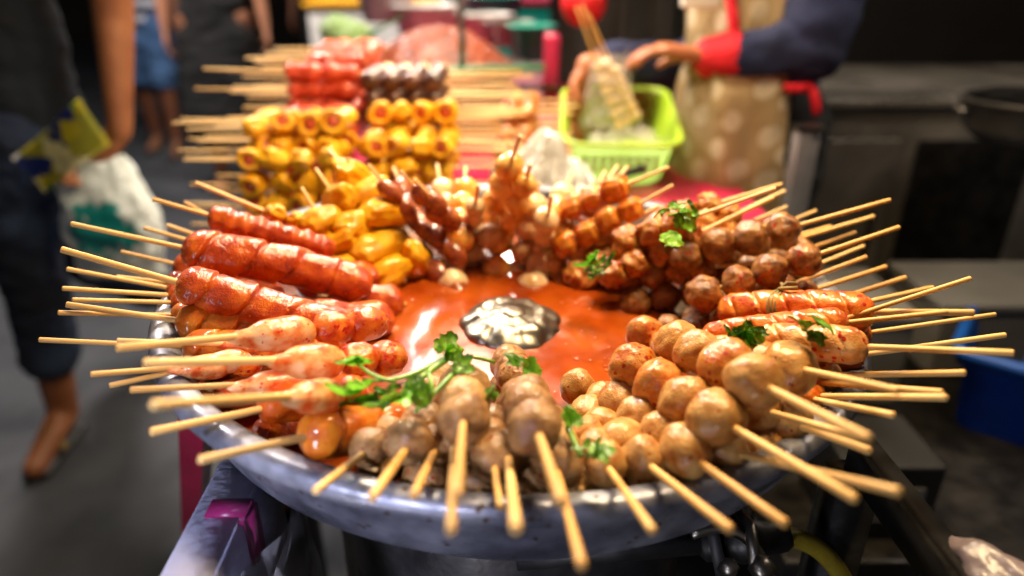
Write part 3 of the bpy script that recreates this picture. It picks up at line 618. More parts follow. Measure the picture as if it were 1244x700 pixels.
 ('tofu', 'tofu cube skewer over the back rim behind the highest cubes', G5, (712, 262), -.002, (722, 238), .012, (735, 208), 2, 14),
 ('meat', 'brown meatball skewer deep between the left front balls and the orange sausage', G1, (520, 470), -.034, (480, 520), -.018, (430, 580), 4, 25),
 ('meat', 'brown meatball skewer rising behind the raised front balls near the dome', G1, (610, 432), -.028, (628, 462), -.006, (650, 520), 3, 24),
 ('meat', 'brown meatball skewer wedged low against the front wall under the leftmost balls', G1, (492, 520), -.03, (462, 562), -.016, (440, 590), 3, 28),
 ('meat', 'brown meatball skewer wedged low left of the ball pointing at the camera', G1, (535, 530), -.03, (520, 582), -.016, (515, 610), 3, 29),
 ('meat', 'brown meatball skewer wedged low right of the ball pointing at the camera', G1, (585, 530), -.03, (583, 590), -.016, (582, 620), 3, 29),
 ('meat', 'brown meatball skewer wedged low beneath the ball with the longest stick', G1, (630, 535), -.03, (640, 592), -.016, (645, 620), 3, 29),
 ('fish', 'pale fishball skewer wedged low at the front beside the brown balls', G2, (685, 530), -.03, (704, 588), -.016, (712, 615), 3, 28),
 ('redlump', 'dark red skewer wedged low on the left under the claws', G7, (370, 492), -.032, (270, 480), -.014, (240, 478), 1, 18),
 ('redlump', 'dark red skewer wedged low beside the nearest orange sausage', G7, (420, 528), -.032, (318, 528), -.014, (290, 535), 1, 18),
 ('redlump', 'dark red skewer wedged low at the far left below the orange sausages', G6, (330, 440), -.032, (228, 452), -.014, (200, 455), 1, 18),
 ('fish', 'pale fishball skewer wedged low at the right under the topmost stick', G2, (900, 520), -.03, (930, 545), -.014, (950, 560), 3, 28),
]
NAMES = {'fishr': 'fishball_skewer', 'meat': 'meatball_skewer', 'beef': 'meatball_skewer', 'fish': 'fishball_skewer', 'glaze': 'glazed_ball_skewer', 'pearl': 'pale_ball_skewer', 'chunk': 'meat_chunk_skewer', 'mini': 'small_sausage_skewer',
         'tofu': 'tofu_skewer', 'fold': 'tofu_skin_skewer', 'claw': 'crab_claw_skewer', 'shrimp': 'ridged_sausage_skewer'}
SK = {}
first_buried = [e[1].startswith('lumpy red skewer end lying') for e in S].index(True)
for ie, e in enumerate(S):
    back = e[2] in (G5, G8)
    if back: e = (*e[:9], e[9] * (1.24 if e[0] == 'glaze' else 1.12))
    SK[e[1]] = skewer(*e, name=NAMES.get(e[0], 'sausage_skewer'), buried=ie >= first_buried, sm='wood_pale' if back else 'wood', srad=.0018 if e[9] < 24 else .0021)[0]

# ---------------------------------------------------------------- herbs lying on the food
def leaf_mesh(seed, size):
    size *= 1.35
    bm = bmesh.new(); rr = random.Random(seed)
    for lobe, (ang, L) in enumerate(((0, 1.0), (1.0, .75), (-1.0, .75), (1.9, .45), (-1.9, .45))):
        L *= size * rr.uniform(.85, 1.1); n = 7; d = Vector((math.cos(ang), math.sin(ang), 0)); s = Vector((-d.y, d.x, 0)); prev = None
        for i in range(n + 1):
            t = i / n; wd = L * .50 * (math.sin(min(1, t * 1.15) * math.pi * .8) ** .7) * (1 + .28 * math.cos(t * 19 + seed)) * (1 - .55 * t * t)
            c = d * (L * t); z = .25 * L * math.sin(t * 2.6 + seed) + .0
            row = [bm.verts.new(c + s * (wd * k) + Vector((0, 0, z + .10 * L * (abs(k) ** 1.5) + .0008 * lobe))) for k in (-1, -.5, 0, .5, 1)]
            if prev:
                for k in range(4): bm.faces.new((prev[k], prev[k + 1], row[k + 1], row[k]))
            prev = row
    bmesh.ops.solidify(bm, geom=bm.faces[:], thickness=.0003)
    return withmat(bm_mesh('leaf', bm), M['leaf'])
def sprig(label, stems, leaves, seed):
    P0 = at(*stems[0][0]) if stems else at(*leaves[0][0])
    root = empty('coriander_sprig', P0); tag(root, label, 'herb', 'coriander scattered over the food'); rr = random.Random(seed)
    for s in stems:
        pts = [at(*q) - P0 for q in s[:-1]]; pp = bez(pts[0], pts[1], pts[2], 10)
        link('stem', withmat(tube_mesh(pp, lambda t, r=s[-1]: 1.1 * r * (1 - .4 * t), 8), M['stem']), None, root)
    for i, (q, size, ang) in enumerate(leaves):
        o = link('leaf', leaf_mesh(seed * 9 + i, size), None, root); o.location = at(*q) - P0
        o.rotation_euler = (rr.uniform(.1, .9), rr.uniform(-.5, .5), R_(ang))
sprig('large coriander sprig with long stems lying between the claws and brown meatballs',
      [((560, 425, .035), (520, 450, .045), (478, 487, .032), .0019), ((548, 428, .035), (500, 468, .04), (440, 462, .040), .0014), ((565, 440, .033), (530, 475, .045), (505, 500, .03), .0016),
       ((600, 440, .03), (570, 430, .04), (545, 436, .036), .0011), ((480, 463, .041), (455, 462, .044), (432, 440, .046), .0011), ((520, 452, .042), (528, 470, .045), (522, 490, .033), .0013)],
      [((432, 440, .046), .013, 110), ((440, 470, .042), .014, 200), ((470, 484, .040), .013, 240), ((452, 490, .036), .012, 190), ((486, 492, .036), .011, 300), ((500, 478, .040), .010, 20), ((538, 428, .042), .010, 60), ((478, 472, .043), .010, 150), ((556, 440, .040), .008, 330)], 1)
sprig('coriander leaf on the rear brown meatball near the steel dome', [((640, 462, .016), (640, 455, .018), (636, 449, .02), .0008)], [((636, 449, .022), .009, 20), ((628, 446, .021), .008, 150)], 2)
sprig('small coriander stem standing among the brown meatballs', [((592, 486, .03), (596, 476, .036), (600, 469, .038), .0014)], [((592, 480, .03), .005, 20)], 3)
sprig('coriander bit between the brown meatballs and pale fishballs', [((690, 520, .02), (697, 535, .022), (706, 555, .018), .0018)], [((712, 548, .022), .009, 300), ((692, 518, .022), .008, 100), ((722, 555, .020), .008, 10)], 4)
sprig('coriander leaves on the meat chunks at the back right', [((812, 262, .056), (824, 258, .058), (838, 258, .056), .001)], [((812, 260, .055), .010, 180), ((828, 262, .055), .011, 300), ((838, 252, .056), .011, 30), ((822, 252, .057), .009, 90)], 5)
sprig('coriander hanging down to the sauce below the tofu cubes', [((722, 308, .012), (728, 318, .014), (726, 338, -.01), .0013)], [((722, 312, .016), .013, 200), ((732, 322, .012), .013, 300), ((724, 332, .002), .010, 250)], 6)
sprig('single bright coriander leaf on the brown meatballs at the back', [((808, 300, .04), (810, 298, .042), (813, 297, .041), .0008)], [((810, 298, .044), .011, 40)], 7)
sprig('coriander leaf between the glazed sausages', [((900, 405, .036), (905, 408, .038), (910, 412, .036), .0008)], [((905, 405, .041), .012, 260), ((912, 402, .040), .010, 30), ((898, 412, .037), .008, 150)], 8)
sprig('coriander leaf on top of the fat scored sausage', [((975, 400, .044), (985, 404, .046), (990, 412, .043), .0009)], [((980, 400, .048), .009, 150), ((990, 398, .048), .010, 20), ((988, 410, .045), .007, 280)], 9)
# the dry stalk tied round the far orange sausage
root = SK['large orange sausage skewer tied with a dry stalk, farthest of the right sausages']

M['straw'] = mat('straw', ['#5c4a1c', '#8c7434'], .6, 60, bump=.4)
bm = bmesh.new()
for k in range(3):
    x = .052 + k * .0025; rr_ = .0148 + .0004 * k
    tube(bm, [(x + .002 * math.sin(a * 2), rr_ * math.cos(a), rr_ * math.sin(a)) for a in [2 * math.pi * i / 24 for i in range(25)]], .0011, 6)
tube(bm, [(.052, -.004, .0165), (.056, -.010, .018), (.063, -.020, .008), (.066, -.023, -.004)], .0013, 6)
tube(bm, [(.055, -.002, .0165), (.047, .004, .019), (.040, .003, .0185)], .0015, 6)
tube(bm, [(.054, 0, .0165), (.050, -.006, .020), (.044, -.009, .018)], .0013, 6)
link('tie', bm_mesh('tie', bm), M['straw'], root)

# ---------------------------------------------------------------- pan stand: burner, rails, plastic wrapping
fr = empty('cart_frame', (0, -.2, 0)); tag(fr, 'metal rail frame of the food cart reaching out on both sides under the pan', 'cart')
def at2(a, b, w_, h_, zt):      # a bar between two ground-plan points with its top at zt
    a = Vector((a[0], a[1], Z0 + zt)); b = Vector((b[0], b[1], Z0 + zt)); d = (b - a).normalized(); s = Vector((-d.y, d.x, 0)) * w_ / 2; bm = bmesh.new()
    v = [bm.verts.new(p) for p in (a - s, a + s, b + s, b - s)]; v2 = [bm.verts.new(p.co - Vector((0, 0, h_))) for p in v]
    bm.faces.new(v); bm.faces.new(v2[::-1])
    for i in range(4): bm.faces.new((v[i], v2[i], v2[(i + 1) % 4], v[(i + 1) % 4]))
    bmesh.ops.bevel(bm, geom=bm.edges[:], offset=.003, segments=2, affect='EDGES')
    me = bm_mesh('bar', bm)
    for q in me.vertices: q.co = q.co - fr.location
    return me
link('wrapped_rail', at2((-.172, -.150), (-.155, -.60), .032, .075, -.052), M['lilac'], fr)
link('tape', at2((-.1650, -.200), (-.1642, -.220), .0285, .04, -.0505), M['magenta_tape'], fr)
link('rail', at2((.238, -.135), (.252, -.60), .018, .03, -.055), M['darkmetal'], fr)
link('leg', withmat(box_mesh((-.187, .052, -.9 + 0.9), (-.157, .082, Z0 - .128)), M['darkmetal']), None, fr, False)
link('leg', withmat(box_mesh((.225, .052, 0), (.253, .082, Z0 - .09)), M['darkmetal']), None, fr, False)
# the slanting pink wrapped leg at the left
a_, b_ = at(240, 478, -.10) - fr.location, at(236, 700, -.62) - fr.location
link('pink_leg', tube_mesh([a_, (a_ + b_) / 2, b_ + (b_ - a_) * .4], .0165, 4), M['pink'], fr, False)
# clear sheet hanging inside the left rail
bm = bmesh.new(); n, m_ = 24, 14; grid = []
for i in range(n + 1):
    row = []
    for j in range(m_ + 1):
        t = i / n; z = -.06 - .30 * j / m_
        row.append(bm.verts.new((-.138 + .006 * math.sin(t * 13 + j * .6) + .012 * fbm(Vector((t * 4, j * .25, 2))), -.16 - .30 * t, Z0 + z)))
    grid.append(row)
for i in range(n):
    for j in range(m_): bm.faces.new((grid[i][j], grid[i + 1][j], grid[i + 1][j + 1], grid[i][j + 1]))
bmesh.ops.solidify(bm, geom=bm.faces[:], thickness=.0006)
tag(link('plastic_sheet', bm_mesh('sheet', bm), M['clear']), 'clear creased plastic sheet hanging inside the lilac rail under the pan', 'plastic sheet')
# small milky bag tied over the end of the right rail
bm = bmesh.new(); bmesh.ops.create_icosphere(bm, subdivisions=4, radius=1)
for v in bm.verts:
    n_ = v.co.normalized(); f = 1 + .22 * fbm(n_ * 1.6 + Vector((4, 1, 2)), 3); v.co = Vector((n_.x * .024 * f * (1 - .5 * n_.y), n_.y * .05 * f, n_.z * .020 * f))
o = link('plastic_bag', bm_mesh('bag', bm), M['milky']); o.location = (.262, -.275, Z0 - .064); o.rotation_euler = (.1, .1, .35)
tag(o, 'crumpled milky plastic bag pulled over the dark rail at the lower right', 'bag')
# burner
bu = empty('gas_burner', (0, 0, 0)); tag(bu, 'dark gas burner drum standing under the pan with valve and yellow hose', 'burner')
link('drum', lathe_mesh([(0, .30), (.155, .30), (.160, .31), (.160, Z0 - .115), (.150, Z0 - .105), (.140, Z0 - .105), (.140, .34), (0, .34)], 64), M['darkmetal'], bu)
for k in range(3):
    a = 2.1 * k + .3; link('leg', tube_mesh([(.14 * math.cos(a), .14 * math.sin(a), .31), (.18 * math.cos(a), .18 * math.sin(a), 0)], .012, 8), M['darkmetal'], bu)
pA, pB = at(770, 665, -.125), at(885, 655, -.125)
link('pipe', tube_mesh([pA - (pB - pA) * 1.2, pA, pB], .0085, 16), M['darkmetal'], bu)
vq = at(905, 655, -.12)
val = link('valve', withmat(lathe_mesh([(0, .03), (.008, .03), (.011, .026), (.013, .012), (.016, .01), (.016, -.006), (.012, -.010), (.012, -.028), (.007, -.032), (0, -.032)], 24), M['darkmetal']), None, bu); val.location = vq; val.rotation_euler = (.2, 1.3, .1)
fl = link('flange', withmat(lathe_mesh([(0, .004), (.021, .004), (.022, 0), (.021, -.004), (0, -.004)], 32), M['rubber']), None, val); fl.location = (0, 0, -.02)
for q, r0 in (((903, 621), .007), ((926, 690), .008), ((885, 690), .006)):
    c = link('bolt', withmat(lathe_mesh([(0, .006), (.6 * r0, .0055), (r0, .003), (r0, -.004), (0, -.004)], 6), M['steel']), None, bu, False); c.location = at(q[0], q[1], -.105); c.rotation_euler = (.4, .2, 0)
link('bracket', tube_mesh(bez(at(840, 650, -.10), at(900, 622, -.09), at(932, 690, -.115), 14), .0035, 8), M['steel'], bu)
link('lever', tube_mesh([at(918, 690, -.105), at(912, 640, -.095), at(898, 622, -.10)], .004, 8), M['steel'], bu)
hp = bez(at(925, 655, -.12), at(990, 640, -.12), at(1025, 705, -.16), 14) + bez(at(1025, 705, -.16), at(1060, 760, -.3), at(1040, 800, -.6), 10)[1:]
link('hose', tube_mesh(hp, .0068, 12), M['hose'], bu)
link('hose_clip', tube_mesh([hp[1], hp[2]], .0085, 12), M['darkmetal'], bu)

# ---------------------------------------------------------------- the long table behind
ZT = -.12
tb = empty('table', (0, .2, 0)); tag(tb, 'long stall table behind the pan covered in a bright pink plastic cloth', 'table')
def rel(me, o):
    for v in me.vertices: v.co = v.co - o.location
    return me
bm = bmesh.new(); box(bm, (-.36, .30, Z0 + ZT - .03), (.40, 2.3, Z0 + ZT), .006)
link('tabletop', rel(bm_mesh('t', bm), tb), M['pink'], tb)
link('cloth_edge', rel(box_mesh((-.366, .31, Z0 + ZT - .16), (-.3625, 2.3, Z0 + ZT - .004)), tb), M['pink'], tb, False)
for x, y in ((-.33, .34), (.37, .34), (-.33, 2.26), (.37, 2.26)): link('leg', rel(box_mesh((x - .015, y - .015, 0), (x + .015, y + .015, Z0 + ZT - .032)), tb), M['darkmetal'], tb, False)

# skewer stacks
def ring_mesh(seed, r, w_):     # a fishcake ring, its open end facing -y
    bm = bmesh.new(); seg = 28; prof = [(.52, -1), (.62, -1.08), (.82, -1.1), (.97, -1.0), (1.03, -.6), (1.05, 0), (1.02, .7), (.9, 1), (.5, 1.02), (.5, 0)]; rings = []
    for k in range(seg):
        a = 2 * math.pi * k / seg; q = 1 + .22 * fbm(Vector((math.cos(a), math.sin(a), seed * 2.2)), 2)
        rings.append([bm.verts.new((p * r * q * math.cos(a), y * w_, p * r * q * math.sin(a))) for p, y in prof])
    for k in range(seg):
        for j in range(len(prof)): bm.faces.new((rings[k][j], rings[(k + 1) % seg][j], rings[(k + 1) % seg][(j + 1) % len(prof)], rings[k][(j + 1) % len(prof)]))
    return bm_mesh('ring', bm)
RING = [withmat(ring_mesh(i, .0165, .016), M['yellow_dull']) for i in range(4)]
M['yellow_dull'].node_tree.nodes['Mapping'].inputs['Scale'].default_value = (1, 1, 1)
CORE = withmat(lathe_mesh([(0, -.0165), (.006, -.016), (.0088, -.013), (.0088, .010), (0, .010)], 20), M['hotdog'])
def stackskewer(kind, x0, x1, y, z, side, label, group, rr, sx):
    """pieces from x0 to x1, stick running out to sx on the given side"""
    nm = {'ring': 'fishcake_roll_skewer', 'fold': 'yellow_roll_skewer', 'redpack': 'red_sausage_skewer', 'dark': 'dark_meatball_skewer', 'tan': 'meat_skewer', 'brown': 'meat_skewer'}[kind]
    base = Vector(((x0 + x1) / 2, y, Z0 + z)); root = empty(nm, base); root.rotation_euler = (0, rr.uniform(-.03, .03), rr.uniform(-.05, .05)); tag(root, label, 'skewer', group)
    W = x1 - x0
    if kind == 'ring':
        for i in range(4):
            plain = rr.random() < .3
            o = link('fishcake_roll', rr.choice(V['fold'] if plain else RING), None, root, False); o.location = (-W / 2 + W * (i + .5) / 4 + rr.uniform(-.002, .002), rr.uniform(-.005, .005), rr.uniform(-.002, .002)); o.rotation_euler = (rr.uniform(-.6, .3), rr.uniform(-1, 1), rr.uniform(-.6, .6)); s = rr.uniform(.9, 1.06); o.scale = (s, s, s * rr.uniform(.82, 1))
            if plain: o.scale = (.0155, .0125, .0150); continue
            c = link('sausage', CORE, None, o, False); c.rotation_euler = (math.pi / 2, 0, 0); c.rotation_euler = (-math.pi / 2, 0, 0)
    elif kind == 'fold':
        for i in range(3):
            o = link('yellow_roll', rr.choice(V['fold']), None, root, False); o.location = (-W / 2 + W * (i + .5) / 3, 0, 0); s = .0185; o.scale = (s * 1.15, s * .8, s * .85); o.rotation_euler = (rr.uniform(0, 6), rr.uniform(-.2, .2), rr.uniform(-.2, .2))
    elif kind == 'redpack':
        for i in range(2):
            o = link('red_sausage', sausage_mesh(W * .52, .0135, M['red_pack'], 'lump', rr.randint(0, 99)), None, root, False); o.location = (-W / 2 + W * .49 * i, 0, 0)
    else:
        me = {'dark': V['dark'], 'tan': V['pearl'], 'brown': V['chunk']}[kind]; n = 4 if kind != 'brown' else 2; r = W / n / 1.9
        for i in range(n):
            o = link({'dark': 'meatball', 'tan': 'meat_ball', 'brown': 'meat_chunk'}[kind], rr.choice(me), None, root, False); o.location = (-W / 2 + W * (i + .5) / n, 0, 0); o.scale = (r, r, r * .95); o.rotation_euler = (rr.uniform(0, 6), rr.uniform(0, 6), 0)
    if side < 0: a0, a1 = sx - base.x, W / 2
    else: a0, a1 = -W / 2, sx - base.x
    st = link('stick', stick_mesh(round(a1 - a0, 2), .0020, 'wood_pale'), None, root, False); st.location = (a0, 0, 0)
rr = random.Random(42)
ORD = ['lowest', 'second', 'third', 'fourth', 'fifth', 'sixth', 'seventh', 'eighth', 'ninth']
DEP = ['front', 'second', 'third', 'fourth', 'fifth']
LX0, LX1 = -.345, -.215
for j, y in enumerate((.345, .385, .425)):
    for i in range(5 if j == 0 else 6):
        z = ZT + .014 + i * .0285 + (.006 if j else 0)
        if j and i < 4: continue
        if j == 0 and i == 0: continue
        stackskewer('ring', LX0 + rr.uniform(-.004, .004), LX1 + rr.uniform(-.004, .004), y + rr.uniform(-.004, .004), z, -1,
                    'yellow fishcake rolls, %s layer up, %s row of the left stack' % (ORD[i], DEP[j]), 'yellow fishcake skewers stacked at the back left', rr, LX0 - rr.uniform(.06, .125))
RX0, RX1 = -.345, -.235
for j, y in enumerate((.50, .54, .58, .66, .70, .74, .78)):
    for i in range(8):
        if i < 4 and j: continue
        if j in (0, 1) and i > 5: continue
        z = ZT + .012 + i * .0265 + (.003 * j)
        stackskewer('redpack', RX0 + rr.uniform(-.006, .006), RX1 + rr.uniform(-.004, .004), y + .02 * (j > 2), z, -1,
                    'red glossy sausages, %s layer up, %s row of the red stack' % (ORD[i], (DEP + ['sixth', 'rearmost'])[j]), 'red sausage skewers stacked behind the yellow rolls', rr, RX0 - rr.uniform(.07, .15))
MX0, MX1 = -.205, -.075
for j, y in enumerate((.41, .445, .48)):
    for i in range(5 if j < 2 else 6):
        if j and i < 3: continue
        kind = 'ring' if i >= 4 else 'fold'
        stackskewer(kind, MX0 + rr.uniform(-.004, .004), MX1 + rr.uniform(-.006, .006), y, ZT + .017 + i * .0275 + .004 * j, 1,
                    'yellow rolls with stick to the right, %s layer up, %s row of middle stack' % (ORD[i], DEP[j]), 'yellow roll skewers stacked at the back centre', rr, MX1 + rr.uniform(.055, .10))
for j, y in enumerate((.545, .585, .625)):
    for i in range(8):
        if j and i < 3: continue
        stackskewer('dark', -.225 + rr.uniform(-.004, .004), -.10, y, ZT + .016 + i * .0255, 1,
                    'dark brown meatballs, %s layer up, %s row behind the yellow rolls' % (ORD[i], DEP[j]), 'dark meatball skewers stacked behind the yellow rolls', rr, -.10 + rr.uniform(.08, .13))
for j, y in enumerate((.72, .76)):
    for i in range(7):
        if i < 2: continue
        stackskewer('tan', -.235, -.11, y, ZT + .016 + i * .027, 1, 'tan meat pieces, %s layer up, %s row behind the dark meatballs' % (ORD[i], DEP[j]), 'tan skewers behind the dark meatballs', rr, -.11 + rr.uniform(.08, .12))
for j, y in enumerate((.50, .56, .62, .68, .74, .80)):
    for i in range(5 if j < 3 else 6):
        stackskewer('brown', -.028 + .004 * j, .022 + .006 * j, y + rr.uniform(-.006, .006), ZT + .012 + i * .022, 1,
                    'short brown meat pieces, %s layer up, %s row of the low centre pile' % (ORD[i], (DEP + ['rearmost'])[j]), 'brown meat skewers in the low centre pile', rr, .06 + .008 * j + rr.uniform(0, .03))

# paper, plastic and tools on the table just behind the pan
def crumple(name, a, b, zz, m, amp, f, label, cat, seed=0, n=46, dome=0.0):
    bm = bmesh.new(); g = []
    for i in range(n + 1):
        row = []
        for j in range(n + 1):
            u, v = i / n, j / n; p = Vector((a[0] + (b[0] - a[0]) * u, a[1] + (b[1] - a[1]) * v, 0)); e = (math.sin(u * math.pi) * math.sin(v * math.pi))
            q = Vector((u * f + seed, v * f, seed)); h = abs(fbm(q, 4)) * amp + dome * e ** .6
            p += Vector((fbm(q + Vector((9, 0, 0))) * .02, fbm(q + Vector((0, 9, 0))) * .02, 0)); row.append(bm.verts.new((p.x, p.y, Z0 + zz + h)))
        g.append(row)
    for i in range(n):
        for j in range(n): bm.faces.new((g[i][j], g[i + 1][j], g[i + 1][j + 1], g[i][j + 1]))
    bmesh.ops.solidify(bm, geom=bm.faces[:], thickness=-.001)
    me = bm_mesh('sheet', bm); c = Vector(((a[0] + b[0]) / 2, (a[1] + b[1]) / 2, Z0 + zz)); [setattr(v, 'co', v.co - c) for v in me.vertices]
    o = link(name, me, m); o.location = c; tag(o, label, cat); return o
crumple('plastic_bag', (-.03, .32), (.13, .50), ZT + .02, M['white_plastic'], .06, 3.0, 'crumpled white plastic bag right behind the amber balls', 'bag', 3, dome=.09)
crumple('paper_sheet', (.10, .30), (.34, .50), ZT + .004, mat('pale_sheet', ['#c0ccb8', '#dce0d6'], .3, 8, coat=.4), .012, 2.5, 'pale greenish plastic sheet spread beside the crumpled bag', 'sheet', 6)
th = empty('tongs', at(775, 210, -.08)); tag(th, 'black handled utensil lying on the pale sheet behind the tofu', 'utensil')
link('handle', tube_mesh([at(700, 232, -.10) - th.location, at(745, 215, -.085) - th.location, at(782, 205, -.075) - th.location], lambda t: .005 + .003 * t, 10), M['rubber'], th)
link('blade', tube_mesh([at(640, 250, -.11) - th.location, at(700, 232, -.10) - th.location], .0022, 8), M['steel'], th)

# lime basket
bk = empty('plastic_basket', (.192, .76, Z0 - .055)); bk.rotation_euler = (R_(11), 0, R_(-4)); bk.scale = (.84,) * 3; tag(bk, 'lime green plastic basket under the hands of the seller', 'basket')
def rrect(hx, hy, r, n=8):
    out = []
    for cx, cy, a0 in ((hx - r, hy - r, 0), (-hx + r, hy - r, 90), (-hx + r, -hy + r, 180), (hx - r, -hy + r, 270)):
        for i in range(n + 1): a = R_(a0 + 90 * i / n); out.append((cx + r * math.cos(a), cy + r * math.sin(a)))
    return out
bm = bmesh.new(); levels = [(.115, .155, .05), (.112, .152, .046), (.106, .146, .028), (.098, .138, -.02), (.092, .130, -.045), (.088, .126, -.05)]
loops = [[bm.verts.new((x, y, z)) for x, y in rrect(hx, hy, .045)] for hx, hy, z in levels]; n = len(loops[0])
for a, b in zip(loops, loops[1:]):
    for k in range(n):
        f = bm.faces.new((a[k], a[(k + 1) % n], b[(k + 1) % n], b[k]))
bm.faces.new(loops[-1])
dele = [f for f in bm.faces if len(f.verts) == 4 and abs(f.calc_center_median().z - .004) < .004]
bmesh.ops.solidify(bm, geom=bm.faces[:], thickness=.003)
link('body', bm_mesh('b', bm), M['lime'], bk)
bm = bmesh.new()
for a, b in (((.118, .158, .052), 0),): pass
pts = [(x, y, .050) for x, y in rrect(.119, .159, .047)]; pts.append(pts[0]); tube(bm, pts, .0055, 8, cap=False); link('rim', bm_mesh('r', bm), M['lime'], bk)
M['lime_dark'] = mat('lime_dark', ['#889f28', '#94ac2c'], .5)
for k in range(9): link('slot', box_mesh((-.07 + k * .0175 - .0045, -.1455, -.018), (-.07 + k * .0175 + .0045, -.1415, .024)), M['lime_dark'], bk, False)
crumple('plastic_bag', (.14, .68), (.27, .80), -.075, M['bag_clear'], .05, 3, 'clear crumpled plastic bag lying inside the lime basket', 'bag', 12, 24, dome=.02)

# heap of dried shrimp on banana leaves, tray, cabbages, containers, pole
hp_ = empty('shrimp_tray', (-.17, 1.17, Z0 + ZT + .107)); tag(hp_, 'heap of dried red shrimp on a leaf lined tray behind the skewers', 'tray')
bm = bmesh.new(); g = []; n = 70
for i in range(n + 1):
    row = []
    for j in range(n + 1):
        x, y = -1 + 2 * i / n, -1 + 2 * j / n; r = math.hypot(x, y); h = .085 * max(0, 1 - r * r) ** 1.1
        row.append(bm.verts.new((x * .17, y * .14, .03 + h + .010 * fbm(Vector((x * 14, y * 14, 0)), 2) * (r < 1))))
    g.append(row)
for i in range(n):
    for j in range(n): bm.faces.new((g[i][j], g[i + 1][j], g[i + 1][j + 1], g[i][j + 1]))
for f in [f for f in bm.faces if math.hypot(f.calc_center_median().x / .19, f.calc_center_median().y / .15) > 1.02]: bm.faces.remove(f)
link('shrimp', bm_mesh('heap', bm), M['shrimp_heap'], hp_)
link('tray', lathe_mesh([(0, .0), (.17, .0), (.21, .035), (.212, .032), (.172, -.004), (0, -.004)], 48), M['steel'], hp_)
link('banana_leaf', box_mesh((-.25, -.19, .044), (.24, -.11, .047)), M['banana_leaf'], hp_)
def strip(name, a, b, wd, m, label, cat):
    a, b = Vector(a), Vector(b); d = (b - a); s = d.cross(Vector((0, .3, 1))).normalized() * wd / 2; bm = bmesh.new(); prev = None
    for i in range(13):
        t = i / 12; c = a + d * t + Vector((0, 0, .02 * math.sin(t * 3.1))); wv = .35 + .65 * math.sin(min(1, t + .25) * math.pi) ** .5 if t < .9 else .5
        row = [bm.verts.new(c - s * wv), bm.verts.new(c + Vector((0, 0, -.006))), bm.verts.new(c + s * wv)]
        if prev:
            for k in range(2): bm.faces.new((prev[k], prev[k + 1], row[k + 1], row[k]))
        prev = row
    bmesh.ops.solidify(bm, geom=bm.faces[:], thickness=.0015)
    me = bm_mesh('strip', bm); [setattr(v, 'co', v.co - a) for v in me.vertices]; o = link(name, me, m); o.location = a; tag(o, label, cat)
strip('banana_leaf', (-.40, 1.02, Z0 + .0), (-.24, 1.22, Z0 + .13), .06, M['banana_leaf'], 'dark green banana leaf slanting up to the shrimp heap', 'leaf')
strip('banana_leaf', (-.12, 1.02, Z0 - .03), (.20, 1.10, Z0 - .04), .09, M['banana_leaf'], 'long banana leaf lying flat behind the centre skewer pile', 'leaf')
for q, sz, lb in (((428, 48), .055, 'round pale green cabbage left of the shrimp heap'), ((412, 40), .045, 'smaller darker cabbage at the far left of the shrimp heap'), ((452, 68), .035, 'small leafy green head in front of the round cabbage')):
    o = link('cabbage', ball_mesh(int(q[0]), 4, .10, (1, 1, .9), 1.6, .05, 3), M['cabbage']); o.scale = (sz, sz, sz); o.location = atY(q[0], q[1], 1.25); tag(o, lb, 'cabbage', 'cabbages beside the shrimp heap')
o = link('stall_pole', tube_mesh([(0, 0, 0), (0, 0, .5), (0, 0, 2.2)], .0075, 16), mat('pole', ['#5c6c7c', '#7c8c98'], .35, 9, metal=.3)); o.location = (-.105, 1.02, Z0 + ZT); tag(o, 'thin grey blue pole standing on the table before the shrimp heap', 'pole')
def tub(px, py, Y, r, h, m, label, name='container', cat='container', lid=None):
    c = atY(px, py, Y); t = empty(name, c); tag(t, label, cat)
    link('body', lathe_mesh([(0, 0), (r * .8, 0), (r, h), (r * 1.06, h), (r * 1.06, h * 1.04), (r * .96, h * 1.04), (r * .76, h * .06), (0, h * .06)], 32), m, t)
    link('contents', lathe_mesh([(0, h * .9), (r * .5, h * .88), (r * .93, h * .8)], 24), lid or m, t)
tub(520, 50, 1.75, .10, .10, M['white_plastic'], 'white tub behind the grey blue pole')
tub(590, 52, 1.75, .085, .08, M['white_plastic'], 'small white tub right of the pole')
tub(470, 26, 1.9, .09, .09, M['white_plastic'], 'white tub behind the top of the shrimp heap')
tub(645, 72, 1.35, .06, .08, M['teal'], 'teal tub at the right end of the banana leaf')
tub(618, 55, 1.5, .07, .06, M['steel'], 'steel bowl between the white and teal tubs', 'bowl', 'bowl')
tub(600, 22, 2.1, .10, .07, M['teal'], 'far greenish tub at the back of the table')
c = atY(668, 130, 1.12); bm = bmesh.new(); box(bm, (-.017, -.03, -.01), (.017, .03, .16), .006)
for v in bm.verts: v.co.x += .004 * math.sin(v.co.z * 60)
o = link('pink_bundle', bm_mesh('b', bm), M['pink']); o.location = c; tag(o, 'upright pink plastic wrapped bundle behind the brown skewers', 'bundle')
bm = bmesh.new(); bmesh.ops.create_uvsphere(bm, u_segments=32, v_segments=24, radius=.046)
for v in bm.verts: v.co.z *= .98; v.co *= 1 + .01 * math.cos(math.atan2(v.co.y, v.co.x) * 8)
o = link('red_lantern', bm_mesh('b', bm), M['redball']); o.location = atY(709, 4, 1.0); tag(o, 'round red lantern hanging behind the hand that holds the skewers', 'lantern')
oo = link('cord', tube_mesh([(0, 0, .045), (0, 0, 1.1)], .0015, 6), M['rubber'], o)

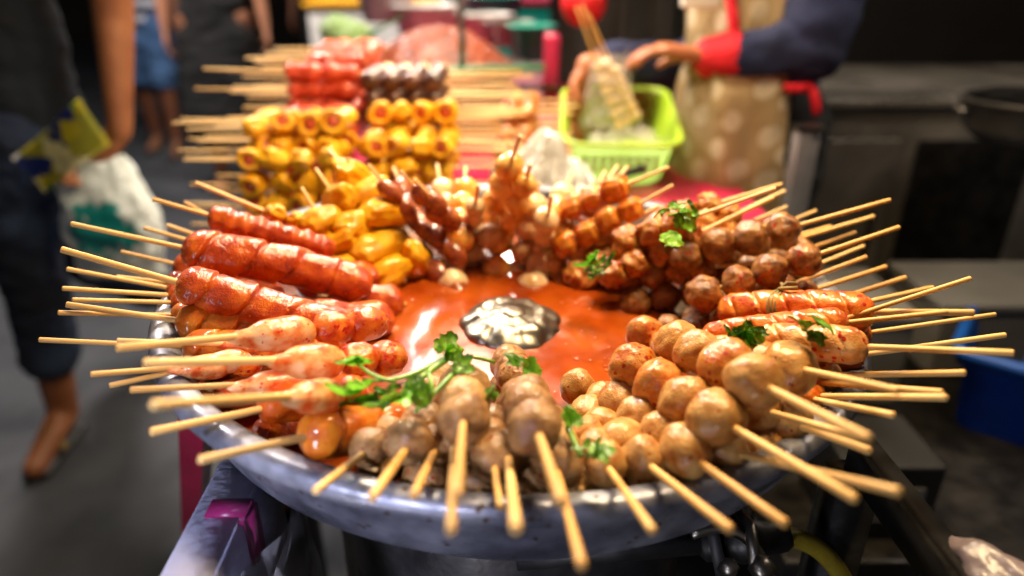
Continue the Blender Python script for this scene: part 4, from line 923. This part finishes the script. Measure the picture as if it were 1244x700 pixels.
# ---------------------------------------------------------------- right hand side: post, cabinet, pot, crates
def boxobj(name, a, b, m, label, cat, bevel=.004, parts=()):
    c = Vector(((a[0] + b[0]) / 2, (a[1] + b[1]) / 2, a[2])); t = empty(name, c); tag(t, label, cat)
    me = box_mesh(a, b, bevel); [setattr(v, 'co', v.co - c) for v in me.vertices]; link('body', me, m, t, False)
    for nm, pa, pb, pm in parts:
        me = box_mesh(pa, pb, bevel * .5); [setattr(v, 'co', v.co - c) for v in me.vertices]; link(nm, me, pm, t, False)
    return t
M['post'] = mat('post', ['#7c7e88', '#9c9ea8'], .35, 9, metal=.4, bump=.2, bscale=8)
boxobj('metal_post', (.462, .60, 0), (.486, .63, Z0 - .012), M['post'], 'upright grey metal corner post between the apron and the steel cabinet', 'post', .003,
       (('flange', (.4875, .606, 0), (.4995, .62, Z0 - .017), M['post']), ('cap', (.458, .596, Z0 - .0105), (.503, .634, Z0 - .004), M['darkmetal'])))
boxobj('steel_cabinet', (.56, 1.02, .02), (1.60, 1.55, Z0 - .05), M['cabinet'], 'long dull steel cabinet standing behind the metal post on the right', 'cabinet', .006,
       (('top', (.545, 1.0, Z0 - .048), (1.62, 1.57, Z0 - .032), M['cabinet']), ('door', (.60, 1.012, .12), (.86, 1.018, Z0 - .12), M['cabinet']), ('door', (.90, 1.012, .12), (1.16, 1.018, Z0 - .12), M['darkmetal']),
        ('handle', (.82, 1.0, .5), (.835, 1.010, .62), M['steel'])))
pt = empty('cooking_pot', atY(1232, 172, .82)); tag(pt, 'dark cooking pot at the right edge with a paler rim', 'pot')
link('body', lathe_mesh([(0, 0), (.07, .004), (.10, .03), (.108, .075), (.116, .078), (.116, .082), (.104, .082), (.096, .03), (.066, .012), (0, .01)], 48), M['pot'], pt)
link('lid', lathe_mesh([(0, .10), (.02, .10), (.06, .095), (.102, .0835)], 40), M['darkmetal'], pt)
link('handle', tube_mesh([(-.112, -.02, .06), (-.135, -.015, .065), (-.135, .015, .065), (-.112, .02, .06)], .004, 8), M['steel'], pt)
zs = Z0 - .62
shelf = boxobj('low_shelf', (.33, .10, zs + .16), (1.3, .85, zs + .20), M['darkmetal'], 'dark low shelf beside the pan holding the boxes and the blue crate', 'shelf', .004,
       tuple(('leg', (x, y, 0), (x + .03, y + .03, zs + .158), M['darkmetal']) for x, y in ((.35, .12), (1.25, .12), (.35, .8), (1.25, .8))))
def crate(name, c, hx, hy, h, rz, m, label, tape=None):
    t = empty(name, c); t.rotation_euler = (0, 0, rz); tag(t, label, 'crate'); bm = bmesh.new()
    lv = [(hx, hy, h), (hx, hy, h - .02), (hx * .94, hy * .94, h - .022), (hx * .88, hy * .88, 0), (hx * .86, hy * .86, 0)]
    lo = [[bm.verts.new((x, y, z)) for x, y in rrect(a, b, .02, 4)] for a, b, z in lv]; n = len(lo[0])
    for a, b in zip(lo, lo[1:]):
        for k in range(n): bm.faces.new((a[k], a[(k + 1) % n], b[(k + 1) % n], b[k]))
    bm.faces.new(lo[-1]); bmesh.ops.solidify(bm, geom=bm.faces[:], thickness=.006); link('body', bm_mesh('c', bm), m, t)
    pts = [(x, y, h) for x, y in rrect(hx * 1.01, hy * 1.01, .022, 4)]; pts.append(pts[0]); link('rim', tube_mesh(pts, .009, 8, cap=False), m, t)
    return t
zb = zs + .2
crate('blue_crate', (.90, .36, zb), .20, .13, .13, R_(-38), M['blue'], 'blue plastic crate on the dark shelf right of the sausages')
boxobj('foam_box', (.44, .42, zb), (.62, .60, zb + .15), M['foam'], 'grey foam box standing behind the blue crate', 'box', .01, (('lid', (.435, .415, zb + .152), (.625, .605, zb + .17), M['foam']),))
boxobj('foam_box', (.72, .52, zb), (1.0, .70, zb + .12), M['foam'], 'wide pale foam box at the right edge behind the blue crate', 'box', .01, (('lid', (.715, .515, zb + .122), (1.005, .705, zb + .14), M['foam']),))
boxobj('carton', (.40, .14, zb), (.52, .25, zb + .11), M['dark_panel'], 'small grey carton low beside the pan rim on the right', 'carton', .004, (('label_patch', (.42, .1375, zb + .03), (.50, .139, zb + .08), M['foam']),))
boxobj('board', (.80, .05, zb + .17), (1.1, .28, zb + .185), M['foam'], 'pale board resting across the blue crate at the right edge', 'board', .004)
boxobj('carton', (-.33, 1.06, Z0 + ZT + .001), (-.02, 1.30, Z0 + ZT + .10), M['foam'], 'carton under the tray of dried shrimp on the pink table', 'carton', .004, (('tape', (-.19, 1.0575, Z0 + ZT + .002), (-.15, 1.059, Z0 + ZT + .10), M['paper_white']),))
# walls far behind
boxobj('tarpaulin_wall', (.15, 2.42, 0), (4.5, 2.46, 2.6), M['dark_panel'], 'dark tarpaulin wall closing the stall behind the cabinet', 'wall', .0)
bm = bmesh.new(); g = []
for i in range(61):
    t = i / 60; g.append([bm.verts.new((.14 + .50 * t, 1.75 + .03 * math.sin(t * 26 + zz * .5) + .012 * math.sin(t * 61), zz)) for zz in (.35, .9, 1.5, 2.3)])
for i in range(60):
    for k in range(3): bm.faces.new((g[i][k], g[i + 1][k], g[i + 1][k + 1], g[i][k + 1]))
bmesh.ops.solidify(bm, geom=bm.faces[:], thickness=.003)
tag(link('curtain', bm_mesh('curtain', bm), M['grey_cloth']), 'grey cloth curtain hanging in folds behind the hands and the lantern', 'curtain')
boxobj('street_wall', (-9, 11, 0), (9, 11.3, 4), M['dark_panel'], 'dark building wall closing the far side of the street', 'wall', 0)
for k, (x, y, mm, lb) in enumerate(((-.75, 3.4, 'white_plastic', 'pale covered stall counter far behind the cabbages'), (.05, 3.6, 'teal', 'greenish stall counter far behind the shrimp heap'))):
    boxobj('stall_counter', (x - .32, y, 0), (x + .32, y + .5, .92), M[mm], lb, 'counter', .01, (('top', (x - .34, y - .02, .922), (x + .34, y + .52, .95), M['pink' if k else 'yellow_shirt']),))

# ---------------------------------------------------------------- people
def capsule(bm, a, b, ra, rb, flat=1.0, xdir=None, seg=20):
    a, b = Vector(a), Vector(b); d = b - a; L = d.length; dn = d.normalized(); pts = []; rad = []
    for i in range(5): t = (i + .02) / 5 * math.pi / 2; pts.append(a - dn * ra * math.cos(t) * flat); rad.append(ra * math.sin(t))
    for i in range(7): t = i / 6; pts.append(a + d * t); rad.append(ra + (rb - ra) * t)
    for i in range(1, 6): t = (5 - i + .02) / 5 * math.pi / 2; pts.append(b + dn * rb * math.cos(t) * flat); rad.append(rb * math.sin(t))
    tube(bm, pts, rad, seg, flat=flat, xdir=xdir)
def fused(name, caps, m, parent, voxel=.008, smooth=6, wrinkle=0.0, wf=9, origin=None):
    bm = bmesh.new()
    for c in caps: capsule(bm, *c)
    me = bm_mesh(name, bm); o = bpy.data.objects.new(name, me); tmp = bpy.data.scenes.new('tmp'); tmp.collection.objects.link(o)
    r = o.modifiers.new('r', 'REMESH'); r.mode = 'VOXEL'; r.voxel_size = voxel
    s = o.modifiers.new('s', 'SMOOTH'); s.iterations = smooth; s.factor = .5
    
    with bpy.context.temp_override(scene=tmp, view_layer=tmp.view_layers[0]): dg = bpy.context.evaluated_depsgraph_get(); dg.update()
    me2 = bpy.data.meshes.new_from_object(o.evaluated_get(dg)); bpy.data.objects.remove(o); bpy.data.scenes.remove(tmp)
    if wrinkle:
        import numpy as np
        nr = np.empty(len(me2.vertices) * 3, 'f'); me2.vertices.foreach_get('normal', nr); nr = nr.reshape(-1, 3)
        for vi, v in enumerate(me2.vertices):
            q = Vector((v.co.x * wf, v.co.y * wf, v.co.z * wf * 1.6)); v.co += Vector(nr[vi].tolist()) * wrinkle * fbm(q, 3)
    org = parent.location
    for v in me2.vertices: v.co -= org
    me2.materials.clear(); return link(name, me2, m, parent)
def lerp(a, b, t): return Vector(a) * (1 - t) + Vector(b) * t
def person(label, x, y, rz, skin, top, bottom, H=1.65, arms=None, sleeve=.45, hem=1.0, hair=True, voxel=.010, shirt_low=.0, fingers=False, dress=False, foot=True, stride=.0, girth=1.0, handpose=None, top_w=0):
    """joints are written facing -y, turned by rz about the feet"""
    rt = empty('person', (x, y, 0)); tag(rt, label, 'person'); k = H / 1.65; rot = Matrix.Rotation(rz, 3, 'Z'); O = Vector((x, y, 0))
    def W(px, py, pz): return O + rot @ (Vector((px, py, pz)) * k)
    xd = rot @ Vector((1, 0, 0)); f = .62
    J = dict(pel=W(0, 0, .90), wst=W(0, 0, 1.06), chest=W(0, 0, 1.26), neck=W(0, .01, 1.40), head=W(0, -.01, 1.53))
    for s, sn in ((1, 'L'), (-1, 'R')):
        J['sh' + sn] = W(.17 * s, .0, 1.34); J['el' + sn] = W(.22 * s, .02, 1.07); J['wr' + sn] = W(.23 * s, -.04, .84)
        J['hip' + sn] = W(.085 * s, 0, .87); J['kn' + sn] = W(.09 * s, -.02 - stride * s * .5, .48); J['an' + sn] = W(.09 * s, .02 - stride * s, .08); J['toe' + sn] = W(.11 * s, -.14 - stride * s, .035)
    if arms: J.update({q: Vector(v) for q, v in arms.items()})
    g = girth; caps = [(J['pel'], J['wst'], .13 * k * g, .115 * k * g, f, xd), (J['wst'], J['chest'], .115 * k * g, .145 * k * g, f, xd), (J['chest'], J['neck'], .12 * k, .055 * k, f, xd), (J['neck'], J['head'], .052 * k, .055 * k),
            (lerp(J['head'], J['neck'], .15), J['head'] + Vector((0, 0, .045 * k)), .072 * k, .088 * k)]
    nose = rot @ Vector((0, -.095 * k, 0)); caps.append((J['head'] + nose * .9 + Vector((0, 0, .03)), J['head'] + nose * 1.08, .009, .013))
    for s, sn in ((1, 'L'), (-1, 'R')):
        ear = rot @ Vector((.083 * k * s, .005, .0)); caps.append((J['head'] + ear + Vector((0, 0, .025)), J['head'] + ear - Vector((0, 0, .015)), .012, .009))
        caps += [(J['sh' + sn], J['chest'], .055 * k, .08 * k), (J['sh' + sn], J['el' + sn], .050 * k, .038 * k), (J['el' + sn], J['wr' + sn], .038 * k, .024 * k)]
        if foot: caps += [(J['hip' + sn], J['kn' + sn], .082 * k * g, .054 * k), (J['kn' + sn], J['an' + sn], .054 * k, .036 * k), (J['an' + sn], J['toe' + sn], .036 * k, .026 * k)]
        wr, el = J['wr' + sn], J['el' + sn]; hd = (wr - el).normalized(); hp0 = handpose.get(sn) if handpose else None
        if hp0: dirf, palmn = Vector(hp0[0]).normalized(), Vector(hp0[1]).normalized()
        else: dirf, palmn = hd, rot @ Vector((-s, 0, 0))
        side = dirf.cross(palmn).normalized(); thumb_s = hp0[2] if hp0 else (1 if s > 0 else -1)
        pc = wr + dirf * .085 * k
        for q in (-1.1, 0, 1.1): caps.append((wr + side * .008 * q, pc + side * .018 * q, .016 * k, .0125 * k))
        cl = hp0[3] if hp0 else .5
        for qi, (q, L) in enumerate(((-1.5, .062), (-.5, .074), (.5, .070), (1.5, .055))):
            b = pc + side * .0125 * q; d1 = (dirf + palmn * cl * .5).normalized(); d2 = (dirf + palmn * cl * 1.6).normalized(); d3 = (dirf * .5 + palmn * cl * 2.2).normalized()
            m1 = b + d1 * L * .45; m2 = m1 + d2 * L * .32; m3 = m2 + d3 * L * .25
            caps += [(b, m1, .0082, .0075), (m1, m2, .0075, .007), (m2, m3, .007, .0062)]
        tb_ = wr + dirf * .03 * k + side * .02 * thumb_s; t1 = tb_ + (dirf * .6 + side * thumb_s * .8 + palmn * .4).normalized() * .035; t2 = t1 + (dirf + palmn * .7).normalized() * .03
        caps += [(tb_, t1, .013, .0095), (t1, t2, .0095, .008)]
    fused('body', caps, M[skin], rt, voxel, 4)
    # clothes
    tc = [(J['pel'] - Vector((0, 0, shirt_low)), J['wst'], .142 * k * g + top_w, .130 * k * g, f, xd), (J['wst'], J['chest'], .130 * k * g, .160 * k * g, f, xd), (J['chest'], J['neck'] - Vector((0, 0, .02)), .140 * k, .062 * k, f, xd)]
    for s, sn in ((1, 'L'), (-1, 'R')):
        tc.append((J['sh' + sn], J['chest'], .066 * k, .09 * k))
        if sleeve <= 1: tc.append((J['sh' + sn], lerp(J['sh' + sn], J['el' + sn], max(sleeve, .1)), .062 * k, .056 * k))
        else: tc += [(J['sh' + sn], J['el' + sn], .062 * k, .054 * k), (J['el' + sn], lerp(J['el' + sn], J['wr' + sn], sleeve - 1), .054 * k, .040 * k)]
    fused('dress' if dress else 'shirt', tc, M[top], rt, voxel, 5, .010, 8)
    if dress: fused('skirt', [(J['wst'], lerp(J['knL'], J['knR'], .5) - Vector((0, 0, .1)), .14 * k, .24 * k, .7, xd)], M[bottom], rt, voxel, 5, .016, 6)
    elif foot:
        pc_ = []
        for s, sn in ((1, 'L'), (-1, 'R')):
            pc_ += [(J['pel'] + Vector((0, 0, .01)), J['hip' + sn], .125 * k * g, .10 * k * g, .62, xd), (J['hip' + sn], J['kn' + sn], .098 * k * g, .072 * k)]
            if hem > .5: pc_.append((J['kn' + sn], lerp(J['kn' + sn], J['an' + sn], (hem - .5) * 2), .072 * k, .062 * k))
            else: pc_[-1] = (J['hip' + sn], lerp(J['hip' + sn], J['kn' + sn], hem * 2), .098 * k * g, .085 * k)
        fused('trousers' if hem > .5 else 'shorts', pc_, M[bottom], rt, voxel, 4, .012, 9)
    if foot:
        for s, sn in ((1, 'L'), (-1, 'R')):
            a, b = J['an' + sn], J['toe' + sn]; back = (a - b); back.z = 0; back.normalize()
            fused('sandal', [(Vector((a.x, a.y, .012)) + back * .03, Vector((b.x, b.y, .012)), .030, .036, .5, None)], M['rubber'], rt, .006, 2)
            fused('sandal_strap', [(lerp(a, b, .55) + (xd * .034) - Vector((0, 0, .02)), lerp(a, b, .5) + Vector((0, 0, .028)), .009, .009), (lerp(a, b, .55) - (xd * .034) - Vector((0, 0, .02)), lerp(a, b, .5) + Vector((0, 0, .028)), .009, .009)], M['straw'], rt, .005, 2)
    if hair:
        hb = rot @ Vector((0, .022, 0)); fused('hair', [(J['head'] + hb + Vector((0, 0, .01)), J['head'] + hb * .8 + Vector((0, 0, .062 * k)), .088 * k, .090 * k), (J['head'] + hb * 2.2, J['neck'] + hb * 2.6 + Vector((0, 0, .03)), .055, .035)], M['hair'], rt, .008, 3)
    return rt, J
# customer on the left: right beside the stall, arm hanging, leaflet and carrier bag in the hand
footp = at(84, 540, -Z0)
wrL = atY(146, 168, 1.02)
px0 = footp.x - .02; py0 = footp.y
shL = Vector((atY(138, -120, py0 + .02).x, py0 + .02, 1.34)); elL = atY(138, 18, py0 + .02); wrL = atY(146, 160, py0 - .03)
customer, CJ = person('shopper in a dark navy T-shirt and rolled jeans holding a leaflet and carrier bag', px0 + .10, py0 + .05, R_(8), 'skin', 'navy_tee', 'jeans', 1.66,
      arms={'shL': shL, 'elL': elL, 'wrL': wrL, 'anL': footp + Vector((-.01, .03, .08)), 'toeL': footp + Vector((.0, -.13, .03)), 'knL': atY(38, 330, py0 + .01), 'hipL': atY(22, 170, py0 + .03), 'anR': footp + Vector((-.02, .62, .08)) + Vector((.11, 0, 0)), 'toeR': footp + Vector((.10, .47, .03)), 'knR': atY(110, 315, py0 + .33), 'hipR': atY(60, 165, py0 + .15)},
      sleeve=.1, hem=.78, voxel=.007, shirt_low=.13, handpose={'L': ((-.65, -.25, -.7), (-.3, -.9, .1), 1, .9)})
# leaflet and carrier bag
def quad_thing(name, corners, th_, m, label, cat, n=14, amp=.004):
    bm = bmesh.new(); g = []
    for i in range(n + 1):
        row = []
        for j in range(n + 1):
            u, v = i / n, j / n; p = (corners[0] * (1 - u) + corners[1] * u) * (1 - v) + (corners[3] * (1 - u) + corners[2] * u) * v
            p += Vector((0, amp * math.sin(u * 5 + v * 2) * 3, 0)); row.append(bm.verts.new(p))
        g.append(row)
    for i in range(n):
        for j in range(n): bm.faces.new((g[i][j], g[i + 1][j], g[i + 1][j + 1], g[i][j + 1]))
    bmesh.ops.solidify(bm, geom=bm.faces[:], thickness=th_); me = bm_mesh(name, bm); c = corners[0].copy(); [setattr(v, 'co', v.co - c) for v in me.vertices]
    o = link(name, me, m); o.location = c; tag(o, label, cat); return o
yl = py0 - .10
quad_thing('leaflet', [atY(14, 192, yl), atY(100, 118, yl), atY(132, 176, yl + .01), atY(50, 236, yl)], .004, M['leaflet'], 'folded yellow and blue printed leaflet in the hand of the shopper', 'leaflet')
def bag(name, px, py0_, Y, wpx, hpx, thick, m, label, taper=.55, seed=1):
    t = atY(px, py0_, Y); b = atY(px, py0_ + hpx, Y); Hh = t.z - b.z; wd = wpx * depth(t) / FPX
    bm = bmesh.new(); n, s_ = 26, 40; rings = []
    for i in range(n + 1):
        v = i / n; hw = wd / 2 * (taper + (1 - taper) * min(1, v * 2.2) ** .8) * (1 - .1 * v * v); th_ = thick * math.sin(min(1, .12 + v * .95) * math.pi * .93) ** .6 + .004; ring = []
        for k in range(s_):
            a = 2 * math.pi * k / s_; q = Vector((math.cos(a) * 2 + seed, math.sin(a) * 2, v * 4)); r = 1 + .12 * fbm(q, 3)
            ring.append(bm.verts.new((hw * math.copysign(abs(math.cos(a)) ** .7, math.cos(a)) * r, th_ * math.sin(a) * r + .010 * fbm(q * 1.7, 2), -Hh * v - .012 * abs(math.cos(a)) * (1 - v) * math.sin(a * 3))))
        rings.append(ring)
    for i in range(n):
        for k in range(s_): bm.faces.new((rings[i][k], rings[i][(k + 1) % s_], rings[i + 1][(k + 1) % s_], rings[i + 1][k]))
    bm.faces.new(rings[-1]); o = link(name, bm_mesh(name, bm), m); o.location = t; tag(o, label, 'bag'); return o
bag('carrier_bag', 116, 192, yl + .05, 122, 142, .045, M['carrier'], 'pale carrier bag with ragged teal print hanging from the hand of the shopper', .62)
# the second person: striped shirt and denim shorts, far behind on the left
f2 = at(205, 186, -Z0)
person('passer-by in a striped shirt and blue denim shorts walking in the dark street', f2.x, f2.y, R_(10), 'skin_dark', 'stripes', 'jeans_light', 1.5, sleeve=.5, hem=.46, stride=.10)
f3 = at(300, 230, -Z0)
person('person in a long black dress standing behind the left skewer stacks', f3.x - .02, f3.y, R_(20), 'skin_pale', 'black_cloth', 'black_cloth', 1.66, sleeve=.3, dress=True, girth=1.1)
f4 = at(388, 165, -Z0)
person('person in a yellow shirt and dark trousers standing far behind the red stack', f4.x + .05, f4.y + .3, R_(-15), 'skin_dark', 'yellow_shirt', 'black_cloth', 1.6, sleeve=.5, hem=.95)
person('person in blue clothes far behind the cabbages', -1.25, 5.2, R_(40), 'skin_dark', 'navy_knit', 'jeans_light', 1.6, sleeve=.5, hem=.95)
person('person in an orange brown top far behind the street counters', -.55, 5.0, R_(-30), 'skin_dark', 'hotdog', 'black_cloth', 1.62, sleeve=.5, hem=.95)
# the seller
sx, sy = .49, .90
sw = atY(862, 70, .74); se = atY(985, 62, .72)
sw2 = atY(714, 80, .86); se2 = Vector((.40, 1.0, Z0 + .045))
seller, SJ = person('seller in a navy jumper with red cuffs and a dotted apron bagging skewers', sx, sy, R_(-72), 'skin_seller', 'navy_knit', 'black_cloth', 1.60,
      arms={'shR': Vector((.54, .74, Z0 + .40)), 'elR': se, 'wrR': sw, 'shL': Vector((.47, 1.05, Z0 + .40)), 'elL': se2, 'wrL': sw2}, sleeve=1.80, hem=.95, voxel=.006,
      handpose={'R': ((-1, -.02, .16), (-.1, .0, -1), -1, .55), 'L': ((-.35, -.2, -1), (.9, -.6, .1), 1, .5)})
for nm, e_, w_ in (('cuff', SJ['elR'], SJ['wrR']),):
    fused(nm, [(lerp(e_, w_, .80), lerp(e_, w_, .97), .042, .036)], M['red_cuff'], seller, .004, 2, .002, 30)
# apron over the front of the body and its full skirt, built as one draped sheet each
def drape(name, cx, cy, rx, ry, a0, a1, z0, z1, flare, seed, m):
    bm = bmesh.new(); g = []
    for i in range(41):
        a = R_(a0 + (a1 - a0) * i / 40); row = []
        for j in range(25):
            v = j / 24; z = z0 + (z1 - z0) * v; s = 1 + flare * math.sin(v * math.pi * .6); wv = .008 * math.sin(a * 11 + seed) * v + .02 * fbm(Vector((a * 2, z * 5, seed)), 3)
            row.append(bm.verts.new((cx + (rx * s + wv) * math.cos(a), cy + (ry * s + wv) * math.sin(a), z)))
        g.append(row)
    for i in range(40):
        for j in range(24): bm.faces.new((g[i][j], g[i + 1][j], g[i + 1][j + 1], g[i][j + 1]))
    bmesh.ops.solidify(bm, geom=bm.faces[:], thickness=.003); me = bm_mesh(name, bm); [setattr(v, 'co', v.co - seller.location) for v in me.vertices]; return link(name, me, m, seller)
drape('apron_bib', sx, sy, .145, .165, 125, 258, Z0 + .42, Z0 + .055, .02, 1, M['apron'])
drape('apron_skirt', sx - .085, sy - .10, .088, .13, 60, 340, Z0 + .065, Z0 - .42, .30, 4, M['apron'])
link('apron_tie', rel(tube_mesh(bez(atY(930, 100, .70), atY(960, 112, .68), atY(985, 105, .70), 10) + bez(atY(985, 105, .70), atY(992, 120, .69), atY(992, 138, .70), 6)[1:], .008, 8), seller), M['red_cuff'], seller)
link('neck_trim', rel(tube_mesh(bez(atY(880, -60, .80), atY(888, -10, .775), atY(893, 45, .76), 10), .010, 8), seller), M['red_cuff'], seller)
link('pocket_tissue', rel(box_mesh(tuple(atY(830, 10, .74)), tuple(atY(872, -22, .77)), .004), seller), M['paper_white'], seller)
# the clear bag she fills and the skewers in it
bagc = bag('plastic_bag', 742, 66, .74, 58, 88, .022, M['bag_clear'], 'clear plastic bag held open by the seller with skewers inside', .7, 7)
for k, (p0, p1, lb) in enumerate((((724, 55), (752, 152), 'left fishball skewer in the clear bag'), ((733, 52), (762, 146), 'middle fishball skewer in the clear bag'), ((744, 60), (772, 140), 'right fishball skewer in the clear bag'))):
    a = atY(p0[0], p0[1] + 20, .735 + .006 * (k % 2)); b = atY(p1[0], p1[1], .735 + .006 * (k % 2)); root = empty('fishball_skewer', a); place_axis(root, a, b - a); tag(root, lb, 'skewer', 'skewers the seller is bagging')
    L = (b - a).length; n = 6
    for i in range(n):
        o = link('fishball', rr.choice(V['pearl']), None, root, False); o.location = (.01 + (L - .01) * i / (n - 1), 0, 0); o.scale = (.0105,) * 3; o.rotation_euler = (i, k, i * 2)
    st = link('stick', stick_mesh(round(L + .095, 3), .0020, 'wood'), None, root, False); st.location = (-.095, 0, 0)
